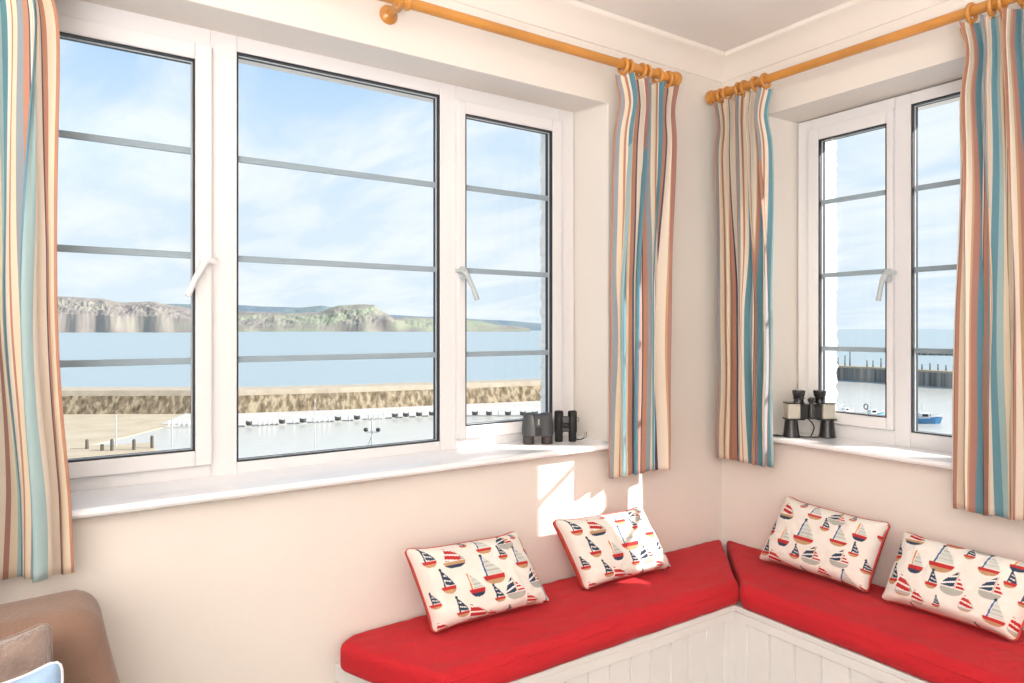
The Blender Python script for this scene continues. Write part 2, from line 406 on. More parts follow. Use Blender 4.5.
# ------------------------------------------------------------------ curtains
def curtain(name, axis, bot, top, zb, zt, nf, seed, label, phase, fabric, flip=1, off=.1, amp=.038, waist=None, hem=0.0):
    rnd = random.Random(seed)
    NU, NZ = nf*56, 80
    jit = [rnd.uniform(-.22, .22) for _ in range(nf+1)]; am = [rnd.uniform(.72, 1.25) for _ in range(nf+1)]
    ph = [rnd.uniform(-.5, .5) for _ in range(nf+1)]
    vs = []; uv = []
    for j in range(NZ+1):
        t = (j/NZ)**1.25; dz = (zt-zb)*t; z0 = zt - dz
        low = min(1, max(0, (dz-.05)/.75)); low = low*low*(3-2*low)
        s0 = top[0] + (bot[0]-top[0])*min(1, t*1.15); s1 = top[1] + (bot[1]-top[1])*min(1, t*1.15)
        if waist:
            k = math.exp(-((dz-waist[2])/waist[3])**2); s0 += waist[0]*k; s1 += waist[1]*k
        nip = math.exp(-((dz-.09)/.07)**2); cx = (s0+s1)/2
        fl = .035*max(0, 1-dz/.05); s0 += (cx-s0)*(.15*nip-fl); s1 += (cx-s1)*(.15*nip-fl)
        # share of the width taken by a gathered pleat: fan, pinch, then opening out
        if dz < .088: ws = .36 + (.09-.36)*(dz/.088)**.8
        else: ws = .09 + (.50-.09)*min(1, (dz-.088)/.60)**.75
        hdw = 1 - low
        for i in range(NU+1):
            u = i/NU; q = u*nf
            k0 = min(nf-1, int(q)); fq = q-k0; sm = fq*fq*(3-2*fq)
            jj = jit[k0]*(1-sm)+jit[k0+1]*sm; aa = am[k0]*(1-sm)+am[k0+1]*sm; pp = ph[k0]*(1-sm)+ph[k0+1]*sm
            kc = math.floor(q)+.5; f = q-kc                      # pleat centres in the middle of each section
            if abs(f) < .25: g = f/.25*ws/2
            else: g = math.copysign(ws/2 + (abs(f)-.25)/.25*(.5-ws/2), f)
            un = (kc+g)/nf
            fi = 2*PI*(q - .5 + jj*low + .10*noise.noise(Vector((q, dz*1.7, seed+8)))*low)
            A = amp*(.12 + .92*low)*aa
            dep = A*(math.cos(fi) + .28*math.cos(2*fi+pp*3)*low)
            if abs(f) < .25:
                e_ = math.cos(f/.25*PI/2)
                dep += hdw*(.024*e_**.6 + .013*math.cos(f/.25*PI*2.5)*e_)
            else: dep -= hdw*.012*math.sin((abs(f)-.25)/.25*PI/2)
            lat = -(.15/nf)*(s1-s0)*math.sin(2*fi)*low + (.20/nf)*(s1-s0)*math.sin(fi)*low*math.sin(pp*4)
            edge = min(1, u/.03, (1-u)/.03)
            sag = .010*noise.noise(Vector((u*6, seed, 0)))*t + hem*(u-.5)*t + .006*math.cos(fi)*t
            s_ = s0 + (s1-s0)*un + lat*edge + .006*noise.noise(Vector((u*7, dz*2.4, seed+3)))*low
            w = -(off - .018*min(1, dz/.7)) - dep + .006*noise.noise(Vector((u*9, dz*3.5, seed)))*low
            z = z0 + sag
            vs.append((s_, w, z) if axis == 'x' else (w, s_, z)); uv.append((((u if flip > 0 else 1-u)*fabric/STRIPE_P + phase), z))
    fs = []
    for j in range(NZ):
        for i in range(NU):
            a = j*(NU+1)+i; fs.append((a, a+1, a+NU+2, a+NU+1))
    c = ((bot[0]+bot[1])/2)
    loc = Vector((c, -off, zb)) if axis == 'x' else Vector((-off, c, zb))
    me = bpy.data.meshes.new(name); me.from_pydata([tuple(Vector(v)-loc) for v in vs], [], fs)
    ul = me.uv_layers.new(name='UVMap')
    for l in me.loops: ul.data[l.index].uv = uv[l.vertex_index]
    for p in me.polygons: p.use_smooth = True
    me.materials.append(M['stripe'])
    o = bpy.data.objects.new(name, me); COL.objects.link(o); o.location = loc
    m = o.modifiers.new('thickness', 'SOLIDIFY'); m.thickness = .0016; m.offset = 0
    tag(o, label, 'curtain', 'striped curtains')
    return o
curtain('curtain', 'x', (-.655,-.385), (-.650,-.365), .822, 2.172, 4, 11, 'striped curtain between the wide window and the room corner, sun falling on its lower half', .58, .52, amp=.022)
curtain('curtain', 'y', (-.285,-.047), (-.290,-.050), .825, 2.178, 5, 23, 'striped curtain in the room corner beside the silver binoculars', .34, .66, amp=.027, flip=-1)
curtain('curtain', 'x', (-2.60,-2.185), (-2.62,-2.212), .806, 2.172, 5, 5, 'striped curtain at the left edge of the photo above the brown sofa', .0, .95, amp=.028, flip=-1, waist=(0,-.020,.75,.35))
curtain('curtain', 'y', (-1.19,-.885), (-1.15,-.895), .808, 2.172, 5, 37, 'striped curtain at the right edge of the photo, left of no other curtain', -.12, .66, amp=.024, flip=-1, waist=(0,-.004,.5,.3))
for o in bpy.data.objects:
    if o.get('label', '').endswith('left of no other curtain'): o['label'] = 'striped curtain at the right edge of the photo above the rightmost boat cushion'

# ------------------------------------------------------------------ corner bench and seat pads
BZ = .420; BD = .352
bench = empty('corner_bench', (-.75, -.2, 0)); tag(bench, 'white painted L-shaped corner bench of tongue-and-groove boards below the red pads', 'bench')
# top board
mb = MB(); mb.prism([(-1.590,-.001),(-.001,-.001),(-.001,-1.60),(-BD-.024,-1.60),(-BD-.024,-BD),(-1.40,-BD),(-1.41,-BD)], BZ-.018, BZ)
mb.build('bench_top', M['bench'], bench, bevel=.003)
def boards(name, p0, p1, inward, z0, z1, bw):
    """tongue-and-groove face: boards with V grooves between them, one mesh"""
    p0 = Vector((*p0,0)); p1 = Vector((*p1,0)); L = (p1-p0).length; d = (p1-p0)/L; nrm = Vector((*inward,0))
    mb = MB(); nb = max(1, round(L/bw)); w = L/nb; g = .004; pts = []
    for i in range(nb):
        a = i*w; pts += [(a, .006), (a+g, 0), (a+w-g, 0)]
    pts.append((L, .006))
    n_ = len(pts); vs = []
    for z in (z0, z1):
        for (q, dd) in pts: vs.append(p0 + d*q + nrm*dd + Vector((0,0,z)))
    for z in (z0, z1):
        for (q, dd) in pts: vs.append(p0 + d*q + nrm*.018 + Vector((0,0,z)))
    fs = [(i, i+1, n_+i+1, n_+i) for i in range(n_-1)] + [(2*n_+i, 2*n_+i+1, 3*n_+i+1, 3*n_+i) for i in range(n_-1)]
    fs += [(i, i+1, 2*n_+i+1, 2*n_+i) for i in range(n_-1)] + [(n_+i, n_+i+1, 3*n_+i+1, 3*n_+i) for i in range(n_-1)] + [(0, n_, 3*n_, 2*n_), (n_-1, 2*n_-1, 4*n_-1, 3*n_-1)]
    mb.add(vs, fs); mb.build(name, M['bench'], bench)
boards('front_panel', (-1.40,-BD+.006), (-.420,-BD+.006), (0,1), .0, BZ-.045, .083)
boards('front_panel', (-BD-.018,-.395), (-BD-.018,-1.595), (1,0), .0, BZ-.045, .083)
boards('end_panel', (-1.582,-.004), (-1.402,-BD+.008), (.8,.4), .0, BZ-.045, .08)
mb = MB(); mb.box((-1.400,-BD,BZ-.048),(-.360,-BD+.018,BZ-.018)); mb.box((-BD-.024,-1.60,BZ-.048),(-BD-.006,-.350,BZ-.018))
mb.add([(-1.588,-.002,BZ-.048),(-1.405,-BD,BZ-.048),(-1.39,-BD+.01,BZ-.048),(-1.57,-.002,BZ-.048),(-1.588,-.002,BZ-.018),(-1.405,-BD,BZ-.018),(-1.39,-BD+.01,BZ-.018),(-1.57,-.002,BZ-.018)],
       [(0,3,2,1),(4,5,6,7),(0,1,5,4),(1,2,6,5),(2,3,7,6),(3,0,4,7)])
mb.build('top_rail', M['bench'], bench, bevel=.002)
mb = MB(); mb.box((-.424,-BD-.001,0),(-.370,-BD+.016,BZ-.018)); mb.box((-BD-.0245,-.400,0),(-BD-.008,-BD+.010,BZ-.018))
mb.build('corner_stile', M['bench'], bench, bevel=.002)

def rounded_pad(L, D, H, r, cell=.011):
    """surface points of a rounded box in [0,L]x[0,D]x[0,H]"""
    nx, ny, nz = max(4, int(L/cell)), max(4, int(D/cell)), max(4, int(H/(cell*.8)))
    bm = bmesh.new(); idx = {}
    def V(i, j, k):
        key = (i, j, k)
        if key not in idx: idx[key] = bm.verts.new((L*i/nx, D*j/ny, H*k/nz))
        return idx[key]
    for i in range(nx):
        for j in range(ny):
            bm.faces.new([V(i,j,0),V(i,j+1,0),V(i+1,j+1,0),V(i+1,j,0)]); bm.faces.new([V(i,j,nz),V(i+1,j,nz),V(i+1,j+1,nz),V(i,j+1,nz)])
    for i in range(nx):
        for k in range(nz):
            bm.faces.new([V(i,0,k),V(i+1,0,k),V(i+1,0,k+1),V(i,0,k+1)]); bm.faces.new([V(i,ny,k),V(i,ny,k+1),V(i+1,ny,k+1),V(i+1,ny,k)])
    for j in range(ny):
        for k in range(nz):
            bm.faces.new([V(0,j,k),V(0,j,k+1),V(0,j+1,k+1),V(0,j+1,k)]); bm.faces.new([V(nx,j,k),V(nx,j+1,k),V(nx,j+1,k+1),V(nx,j,k+1)])
    for v in bm.verts:
        p = v.co; c = Vector((min(max(p.x, r), L-r), min(max(p.y, r), D-r), min(max(p.z, r), H-r)))
        d = p - c
        if d.length > 1e-9: v.co = c + d.normalized()*r
    return bm
def seat_pad(name, axis, label, L, cornerfn, seed, H=.074):
    bm = rounded_pad(L, .385, H, .020)
    root = empty(name, (-.9, -.2, BZ) if axis == 'x' else (-.2, -.9, BZ)); tag(root, label, 'seat cushion', 'red bench pads')
    top_edge = []
    for v in bm.verts:
        u = v.co.x/L; q = v.co.y/.385; h = v.co.z
        # q=0 wall side, q=1 front; u=0 at the room corner end
        crown = .012*max(0, math.sin(PI*min(max(u,0),1)))**.5*max(0, math.sin(PI*q))**.7*max(0, h/H)
        wr = 0
        if h > H*.45:
            X = v.co.x; Y = v.co.y
            wr = .0035*noise.noise(Vector((X*7, Y*16, seed))) + .0022*noise.noise(Vector((X*26+Y*9, Y*30, seed+5)))
            wr += .0022*math.exp(-((q-.93)/.03)**2)
            rr = noise.noise(Vector((X*14 + Y*22, Y*4, seed+9)))
            wr += (.0030 if axis == 'x' else .0048)*max(0, 1-abs(rr)*5)*(0.4+.6*abs(noise.noise(Vector((X*3, Y*3, seed+2)))))
        bulge = .012*math.sin(PI*h/H)*(1 if q > .9 else 0) + .004*noise.noise(Vector((v.co.x*9, h*30, seed+1)))*(1 if q > .9 else 0)
        a, w = cornerfn(u, q, v.co.x)
        w += bulge
        z = BZ + h + crown + wr*(1 if q < .99 else .6)
        v.co = Vector((-a, -w, z)) if axis == 'x' else Vector((-w, -a, z))
    bmesh.ops.recalc_face_normals(bm, faces=bm.faces)
    me = bpy.data.meshes.new('pad_cover')
    for v in bm.verts: v.co -= root.location
    bm.to_mesh(me); bm.free(); me.materials.append(M['red'])
    for p in me.polygons: p.use_smooth = True
    o = bpy.data.objects.new('pad_cover', me); COL.objects.link(o); o.parent = root
    # stitched seam along the front upper edge
    pts = []
    for i in range(80):
        u = .02 + .96*i/79; a, w = cornerfn(u, 1, u*L)
        w += .0065; z = BZ + H*.80 + .002*noise.noise(Vector((u*L*12, 3, seed)))
        p = Vector((-a, -w, z)) if axis == 'x' else Vector((-w, -a, z)); pts.append(p)
    s_ = MB(); s_.tube(pts, .0016, 6); s_.build('seam', M['red'], root, smooth='all')
    return root
WB = .008
def cf_left(u, q, X):          # distance from the right wall, distance from the left wall
    w = WB + q*.352
    a0 = w + .008; a1 = 1.600 - .165*max(0, q-.08)**1.3 - .075*max(0, (.17-q)/.17)**2
    # rounded back-left corner
    return a0 + (a1-a0)*u, w
def cf_right(u, q, X):
    w = WB + q*.374
    a0 = w + .008 + .010*(1-q)
    return a0 + (1.58-a0)*u, w
seat_pad('bench_pad', 'x', 'red bench pad under the wide window holding the two left boat cushions', 1.45, cf_left, 3.1)
seat_pad('bench_pad', 'y', 'red bench pad along the small-window wall holding the two right boat cushions', 1.40, cf_right, 8.7)

# ------------------------------------------------------------------ boat cushions
cr_ = np.array([0.80, 0.755, 0.70]); RED = np.array([.50, .035, .035]); NAVY = np.array([.035, .055, .10]); TAN = np.array([.50, .30, .16]); GREY = np.array([.42, .41, .37])
ORG = np.array([.66, .26, .06]); WHT = np.array([.84, .82, .78]); BLU = np.array([.05, .13, .30]); SAIL = np.array([.60, .62, .58])
def boat(C, X, Y, x, y, s, kind):
    """paint one little printed sailing boat, hull centre (x,y), overall height about s (metres on cloth)"""
    a = (X-x)/s; b_ = (Y-y)/s        # b_ up
    def put(mask, col): C[mask] = col
    hw, hh = {'A': (.46,.26), 'B': (.32,.30), 'C': (.40,.30), 'D': (.42,.28), 'E': (.34,.34), 'F': (.34,.20)}[kind]
    hull = (np.abs(a/hw)**2.4 + np.abs(b_/hh)**2 < 1) & (b_ < 0)
    upper = {'A': TAN, 'B': RED, 'C': RED, 'D': GREY, 'E': RED, 'F': GREY}[kind]; lower = {'A': NAVY, 'B': TAN, 'C': TAN, 'D': GREY, 'E': NAVY, 'F': TAN}[kind]
    put(hull, lower); put(hull & (b_ > -hh*.48), upper)
    top = .70 if kind in 'BC' else .66
    lean = .10 if kind in 'CE' else 0
    mast = -.16 if kind in 'BC' else (-.14 if kind == 'E' else .0)
    def tri(x0, x1, b0, t_, bow=1.0, lean_=0.0):
        k = np.clip((b_-b0)/(t_-b0), 0, 1)
        lo, hi = min(x0, x1), max(x0, x1)
        if x1 > x0: return (b_ > b0) & (b_ < t_) & (a > x0 + lean_*k) & (a < x0 + lean_*k + (x1-x0)*(1-k**bow))
        return (b_ > b0) & (b_ < t_) & (a < x0 + lean_*k) & (a > x0 + lean_*k + (x1-x0)*(1-k**bow))
    if kind in 'AF':
        m_ = tri(-.34, .30, .04, top, 1.8, .10); put(m_, RED); put(m_ & (((b_ + .22*a)*4.2) % 1 < .30), WHT)
        put(tri(.26, .44, .04, top*.62, 1.2, -.10) & ~m_, GREY)
    elif kind == 'D':
        m_ = tri(.04, -.44, .04, top, 1.5); put(m_, NAVY); put(m_ & (((b_ - .35*a)*4.4) % 1 < .30), WHT)
        m2 = tri(.10, .44, .04, top*.74, 1.0); put(m2, RED); put(m2 & ((b_*7) % 1 < .38), WHT)
        put((np.abs(a-.07) < .02) & (b_ > 0) & (b_ < top), TAN)
    elif kind == 'B':
        m_ = tri(-.10, .30, .03, top*.94, 1.25); put(m_, NAVY); put(m_ & (((b_ + .3*a)*5.0) % 1 < .24) & tri(-.10, .24, .03, top*.86, 1.25), WHT)
        put((np.abs(a+.15-.03*b_) < .035) & (b_ > 0) & (b_ < top), NAVY)
        put((a-(-.15+.03*top))**2 + (b_-top)**2 < .005, NAVY)
    elif kind == 'C':
        m_ = tri(-.20, .36, .03, top*.95, 1.2, .08); put(m_, SAIL); put(m_ & ((b_*6.5) % 1 < .22), GREY)
        put((np.abs(a+.25-.10*b_) < .032) & (b_ > 0) & (b_ < top), BLU)
        put((a-(-.25+.10*top))**2 + (b_-top)**2 < .0035, NAVY)
    elif kind == 'E':
        m_ = tri(-.13, .30, .03, top*.94, 1.2, .03); put(m_, SAIL); put(m_ & ((b_*6) % 1 < .25), GREY)
        put((np.abs(a+.20-.03*b_) < .032) & (b_ > 0) & (b_ < top), ORG)
BOATS = [(.10,.20,.058,'B'),(.285,.25,.066,'A'),(.415,.07,.034,'B'),(.56,.16,.056,'C'),(.755,.155,.060,'D'),(.875,.075,.034,'B'),(.985,.26,.060,'E'),
         (.175,.50,.060,'B'),(.545,.475,.078,'C'),(.685,.295,.042,'B'),(.835,.40,.062,'C'),(.985,.50,.044,'B'),
         (.375,.585,.062,'E'),(.22,.80,.056,'B'),(.525,.74,.048,'B'),(.665,.73,.066,'D'),(.90,.66,.062,'D'),
         (.335,.93,.070,'F'),(.79,.92,.050,'F'),(.60,.99,.034,'B'),(.985,.93,.066,'C'),(.045,.66,.040,'B'),(.06,.99,.05,'F'),(.46,1.02,.05,'F')]
cushmat = bpy.data.materials.new('printed boat cotton'); cushmat.use_nodes = True
_nt = cushmat.node_tree; _b = _nt.nodes['Principled BSDF']; _b.inputs['Roughness'].default_value = .85; _b.inputs['Specular IOR Level'].default_value = .2
_a = _nt.nodes.new('ShaderNodeVertexColor'); _a.layer_name = 'print'; _nt.links.new(_a.outputs[0], _b.inputs['Base Color'])
_n = _nt.nodes.new('ShaderNodeTexNoise'); _n.inputs['Scale'].default_value = 350; _t = _nt.nodes.new('ShaderNodeTexCoord'); _nt.links.new(_t.outputs['Object'], _n.inputs['Vector'])
_p = _nt.nodes.new('ShaderNodeBump'); _p.inputs['Strength'].default_value = .2; _p.inputs['Distance'].default_value = .002
_nt.links.new(_n.outputs[0], _p.inputs['Height']); _nt.links.new(_p.outputs[0], _b.inputs['Normal'])

def cushion(label, TL, TR, BR, BL, front, seed, shift=(0,0), mirror=False, fat=.060, patterned=True, names=('boat_cushion','printed_front','red_back','piping'), mats=None, group='sailing boat cushions', cat='cushion', fine=(230,140)):
    TL, TR, BR, BL = map(Vector, (TL, TR, BR, BL)); front = Vector(front).normalized()
    base = (BL+BR)/2; root = empty(names[0], base); tag(root, label, cat, group)
    nrm = ((TR+BR-TL-BL).cross(TL+TR-BL-BR)).normalized()
    if nrm.dot(front) < 0: nrm = -nrm
    W = (TR-TL).length; H = (TL-BL).length
    def pos(a, b_, side):
        # a,b in [-1,1]; sides drawn in between the stuffed corners
        aa = a*(1 - .070*(1-abs(b_)**4)*abs(a)**3); bb = b_*(1 - .17*(1-abs(a)**6)*abs(b_)**3)
        # soft corner rounding
        m = max(0, abs(a)**3+abs(b_)**3-1.42)/.58; k = 1 - .115*m*m
        aa *= k; bb *= k
        u = (aa+1)/2; v = (bb+1)/2
        p = BL.lerp(BR, u).lerp(TL.lerp(TR, u), v)
        th = fat*max(0, (1-a**4)*(1-b_**4))**(.50 if side > 0 else .38)
        th *= 1 + .10*noise.noise(Vector((a*2.2, b_*2.2, seed)))
        puck = .0035*noise.noise(Vector((a*9, b_*6, seed+2)))*(1-abs(a)**8)*(1-abs(b_)**8)
        # folds running in from the corners and edges
        cd_ = min(abs(abs(a)-1)+abs(abs(b_)-1), 1)
        puck += .004*math.exp(-cd_*5)*math.sin((abs(a)-abs(b_))*18)
        return p + nrm*(th+puck if side > 0 else -th*.92) - root.location
    for side, nm, m_, (nu, nv) in ((1, names[1], mats[0] if mats else cushmat, fine), (-1, names[2], mats[1] if mats else M['backred'], (60, 36))):
        A = np.linspace(-1, 1, nu+1); Bv = np.linspace(-1, 1, nv+1)
        vs = [pos(a, b_, side) for b_ in Bv for a in A]
        fs = []
        for j in range(nv):
            for i in range(nu):
                k = j*(nu+1)+i; fs.append((k, k+1, k+nu+2, k+nu+1))
        me = bpy.data.meshes.new(nm); me.from_pydata([tuple(v) for v in vs], [], fs)
        flip = (me.polygons[len(me.polygons)//2].normal.dot(nrm)*side) < 0
        if flip: me.flip_normals()
        for p in me.polygons: p.use_smooth = True
        if side > 0 and patterned:
            GA, GB = np.meshgrid(A, Bv)
            X = ((GA+1)/2*W).ravel(); Y = ((GB+1)/2*H).ravel()
            C = np.tile(cr_, (len(X), 1))
            for (bx, by, bs, kd) in BOATS:
                px_ = (bx+shift[0]) % 1.06; py_ = (by+shift[1]) % 1.12
                boat(C, X, Y, (px_ if not mirror else 1-px_)*W, (1-py_)*H - bs*.10, bs*1.10, kd)
            at = me.color_attributes.new('print', 'FLOAT_COLOR', 'POINT')
            at.data.foreach_set('color', np.hstack([C, np.ones((len(X),1))]).astype(np.float32).ravel())
        me.materials.append(m_)
        o = bpy.data.objects.new(nm, me); COL.objects.link(o); o.parent = root
    loop = [(a, -1) for a in np.linspace(-1, 1, 50)[:-1]] + [(1, b_) for b_ in np.linspace(-1, 1, 34)[:-1]] + [(a, 1) for a in np.linspace(1, -1, 50)[:-1]] + [(-1, b_) for b_ in np.linspace(1, -1, 34)[:-1]]
    mb = MB(); mb.tube([pos(a, b_, 1) for a, b_ in loop], .0030, 8, closed=True)
    mb.build(names[3], mats[2] if mats else M['piping'], root, smooth='all', local=True)
    return root
cushion('boat-print cushion nearest the left end of the red bench, wholly in shade', (-1.43,-.075,.728), (-1.05,-.075,.716), (-.988,-.180,.500), (-1.380,-.168,.496), (0,-1,.4), 1.3)
cushion('boat-print cushion splashed with bright sunlight under the wide window', (-.918,-.075,.728), (-.53,-.075,.716), (-.474,-.178,.500), (-.850,-.165,.498), (0,-1,.4), 4.7, shift=(.0,.0))
cushion('boat-print cushion nearest the room corner on the right-hand pad', (-.060,-.335,.742), (-.060,-.702,.728), (-.150,-.672,.500), (-.165,-.282,.500), (-1,0,.4), 7.9, shift=(.93,.02))
cushion('boat-print cushion at the right edge of the photo', (-.060,-.732,.712), (-.060,-1.125,.712), (-.165,-1.066,.503), (-.172,-.714,.503), (-1,0,.4), 12.1, shift=(.93,.98))

# ------------------------------------------------------------------ binoculars on the sills
ZS = .927
def finish(root, rz, sc=1.0):
    root.rotation_euler = (0, 0, rz)
    if sc != 1.0:
        for ch in [o for o in bpy.data.objects if o.parent == root]:
            for v in ch.data.vertices: v.co *= sc
def bino_charcoal(loc, rz):
    r = empty('binoculars', loc); tag(r, 'charcoal rubber binoculars standing on the wide sill, left of the black pair', 'binoculars', None)
    for sx in (-1, 1):
        mb = MB(); mb.lathe([(.0185,.026),(.0240,.030),(.0250,.045),(.0235,.070),(.0205,.093),(.0165,.099),(.010,.101)], (sx*.0265, 0, 0), (0,0,1), 28, sy=1.15, side=(1,0,0))
        mb.build('barrel', M['charcoal'], r, smooth=True, local=True)
        mb = MB(); mb.lathe([(.0175,0),(.0185,.001),(.0185,.026),(.019,.028)], (sx*.030, 0, 0), (0,0,1), 24); mb.build('eyepiece', M['brownfoot'], r, smooth=True, local=True)
    mb = MB(); mb.prism([(-.028,-.020),(.028,-.020),(.026,.020),(-.026,.020)], .052, .097); mb.build('bridge', M['charcoal'], r, bevel=.006, bseg=3, local=True)
    mb = MB(); mb.lathe([(.009,.028),(.010,.030),(.010,.052)], (0,-.010,0), (0,0,1), 18); mb.build('focus_wheel', M['brownfoot'], r, smooth=True, local=True)
    mb = MB(); mb.box((-.0022,-.0225,.064),(.0022,-.0195,.082)); mb.build('badge', M['silver'], r, local=True)
    finish(r, rz, 1.06)
def bino_black(loc, rz):
    r = empty('binoculars', loc); tag(r, 'slim black binoculars with a cord standing in the corner of the wide sill', 'binoculars')
    for sx in (-1, 1):
        mb = MB(); mb.lathe([(.0130,0),(.0140,.002),(.0140,.030),(.0165,.036),(.0165,.082),(.0155,.088),(.0160,.092),(.0160,.104),(.0130,.107),(.008,.105)], (sx*.0235, 0, 0), (0,0,1), 26)
        mb.build('barrel', M['blackrub'], r, smooth=True, local=True)
    mb = MB(); mb.box((-.016,-.011,.034),(.016,.010,.088)); mb.build('bridge', M['charcoal'], r, bevel=.003, local=True)
    mb = MB(); mb.lathe([(.007,-.010),(.0085,-.008),(.0085,.010),(.007,.012)], (0,-.014,.058), (1,0,0), 16); mb.build('focus_wheel', M['blackrub'], r, smooth=True, local=True)
    mb = MB(); mb.tube([(.037,0,.085),(.044,-.002,.083),(.047,-.003,.076),(.043,-.002,.070),(.037,0,.070)], .0010, 6); mb.build('cord_loop', M['blackrub'], r, smooth='all', local=True)
    mb = MB(); mb.tube([(.036,.0,.010),(.050,-.006,.008),(.062,-.006,.013),(.068,-.004,.030),(.072,0,.034),(.074,.002,.022),(.070,.004,.013),(.055,.004,.006),(.030,.008,.004)], .0012, 6)
    mb.build('cord', M['blackrub'], r, smooth='all', local=True)
    finish(r, rz)
def bino_silver(loc, rz):
    r = empty('binoculars', loc); tag(r, 'black and champagne binoculars with flared barrels on the small window sill', 'binoculars')
    for sx in (-1, 1):
        mb = MB(); mb.lathe([(.0250,0),(.0265,.001),(.0265,.006),(.0245,.010),(.0200,.052),(.0185,.060)], (sx*.0565,0,0), (0,0,1), 30); mb.build('objective_barrel', M['gloss'], r, smooth=True, local=True)
        mb = MB(); mb.prism([(sx*.0735,-.024),(sx*.0765,-.012),(sx*.0765,.012),(sx*.0735,.024),(sx*.036,.024),(sx*.032,.012),(sx*.032,-.012),(sx*.036,-.024)], .061, .109)
        mb.build('prism_housing', M['silver'], r, bevel=.003, bseg=3, local=True)
        mb = MB(); mb.prism([(sx*.075,-.0255),(sx*.078,-.012),(sx*.078,.012),(sx*.075,.0255),(sx*.022,.0255),(sx*.018,.012),(sx*.018,-.012),(sx*.022,-.0255)], .109, .1125); mb.build('prism_plate', M['gloss'], r, bevel=.0012, local=True)
        mb = MB(); mb.prism([(sx*.077,-.0265),(sx*.080,-.012),(sx*.080,.012),(sx*.077,.0265),(sx*.022,.0265),(sx*.018,.012),(sx*.018,-.012),(sx*.022,-.0265)], .0575, .0615)
        mb.build('prism_plate', M['gloss'], r, bevel=.0012, local=True)
        mb = MB(); mb.lathe([(.016,.112),(.015,.118),(.0145,.122),(.0185,.1235),(.0185,.126),(.0150,.128),(.0175,.132),(.0200,.146),(.0195,.151),(.012,.152)], (sx*.033,0,0), (0,0,1), 26); mb.build('eyepiece', M['gloss'], r, smooth=True, local=True)
    mb = MB(); mb.box((-.034,-.018,.060),(.034,.014,.106)); mb.build('bridge', M['blackrub'], r, bevel=.004, local=True)
    mb = MB(); mb.lathe([(.0085,.062),(.0105,.064),(.0105,.098),(.0085,.102),(.0065,.112),(.009,.116),(.0115,.120),(.011,.126),(.004,.130)], (0,-.018,0), (0,0,1), 20); mb.build('focus_wheel', M['gloss'], r, smooth=True, local=True)
    mb = MB(); mb.tube([(-.006,-.010,.060),(.004,-.014,.048),(.010,-.016,.034),(.004,-.016,.014),(-.002,-.014,.003),(.014,-.010,.002),(.032,-.006,.002)], .0022, 8); mb.build('strap', M['blackrub'], r, smooth='all', local=True)
    mb = MB(); mb.tube([(-.002,-.014,.0025),(-.02,-.012,.0025),(-.034,-.004,.0025)], .0022, 8); mb.build('strap', M['blackrub'], r, smooth='all', local=True)
    mb = MB(); mb.tube([(-.082,.006,.0025),(-.098,.008,.003),(-.118,.010,.003)], [.0024,.004,.004], 8)
    mb.build('strap', M['blackrub'], r, smooth='all', local=True)
    finish(r, rz, 1.13)
RZ = HEAD - PI/2
bino_charcoal((-.838, .098, ZS), RZ + .10)
bino_black((-.727, .085, ZS), RZ - .02)
bino_silver((.064, -.338, ZS), RZ - .06)

# ------------------------------------------------------------------ sofa with two cushions
def block(name, m, parent, fn, L, D, H, r, cell=.03):
    bm = rounded_pad(L, D, H, r, cell)
    for v in bm.verts: v.co = fn(v.co)
    for v in bm.verts: v.co -= parent.location
    bmesh.ops.recalc_face_normals(bm, faces=bm.faces)
    me = bpy.data.meshes.new(name); bm.to_mesh(me); bm.free(); me.materials.append(m)
    for p in me.polygons: p.use_smooth = True
    o = bpy.data.objects.new(name, me); COL.objects.link(o); o.parent = parent; return o
sofa = empty('sofa', (-2.95, -.60, 0)); tag(sofa, 'brown suede sofa with a curved end below the left curtain', 'sofa')
def fback(p):
    x = -3.785 + p.x; t = p.z/.60
    x1 = p.x/1.64
    if p.x > 1.2: x += .145*max(0,1-t)**1.15*((p.x-1.2)/.44)**1.5 - .0*t
    y = -.06 - p.y - .10*(1-t) + .012*noise.noise(Vector((p.x*3, p.z*3, 2)))
    z = .176 + p.z + .006*noise.noise(Vector((p.x*5, p.y*5, 7))) - .010*(1.64-p.x)
    return Vector((x, y, z))
block('backrest', M['sofa'], sofa, fback, 1.64, .20, .60, .045, .018)
block('seat', M['sofa'], sofa, lambda p: Vector((-3.80+p.x, -.30-p.y, .30+p.z+.015*math.sin(PI*p.x/1.62)*math.sin(PI*p.y/.64))), 1.62, .64, .16, .05)
block('base', M['sofa'], sofa, lambda p: Vector((-3.80+p.x, -.24-p.y, .06+p.z)), 1.64, .68, .24, .03)
block('arm', M['sofa'], sofa, lambda p: Vector((-3.98+p.x, -.14-p.y, .06+p.z)), .18, .80, .56, .05)
for (x, y) in ((-3.9,-.2),(-3.9,-.86),(-2.22,-.28),(-2.22,-.86)):
    mb = MB(); mb.lathe([(.020,0),(.026,.06)], (x,y,0), (0,0,1), 16); mb.build('foot', M['brownfoot'], sofa, smooth=True)
cushion('taupe plush cushion leaning on the brown sofa back', (-2.60,-.33,.800), (-2.222,-.33,.818), (-2.185,-.45,.480), (-2.60,-.45,.470), (0,-1,.4), 3.3, fat=.06, patterned=False,
        names=('plush_cushion','plush_front','plush_back','edge_seam'), mats=(M['fur'],M['fur'],M['fur']), group='sofa cushions', fine=(60,40))
cushion('pale blue cushion with white piping in front of the taupe one', (-2.57,-.465,.775), (-2.208,-.465,.800), (-2.175,-.59,.480), (-2.57,-.59,.470), (0,-1,.35), 6.1, fat=.05, patterned=False,
        names=('piped_cushion','cotton_front','cotton_back','white_piping'), mats=(M['blue'],M['blue'],M['whitepipe']), group='sofa cushions', fine=(60,40))

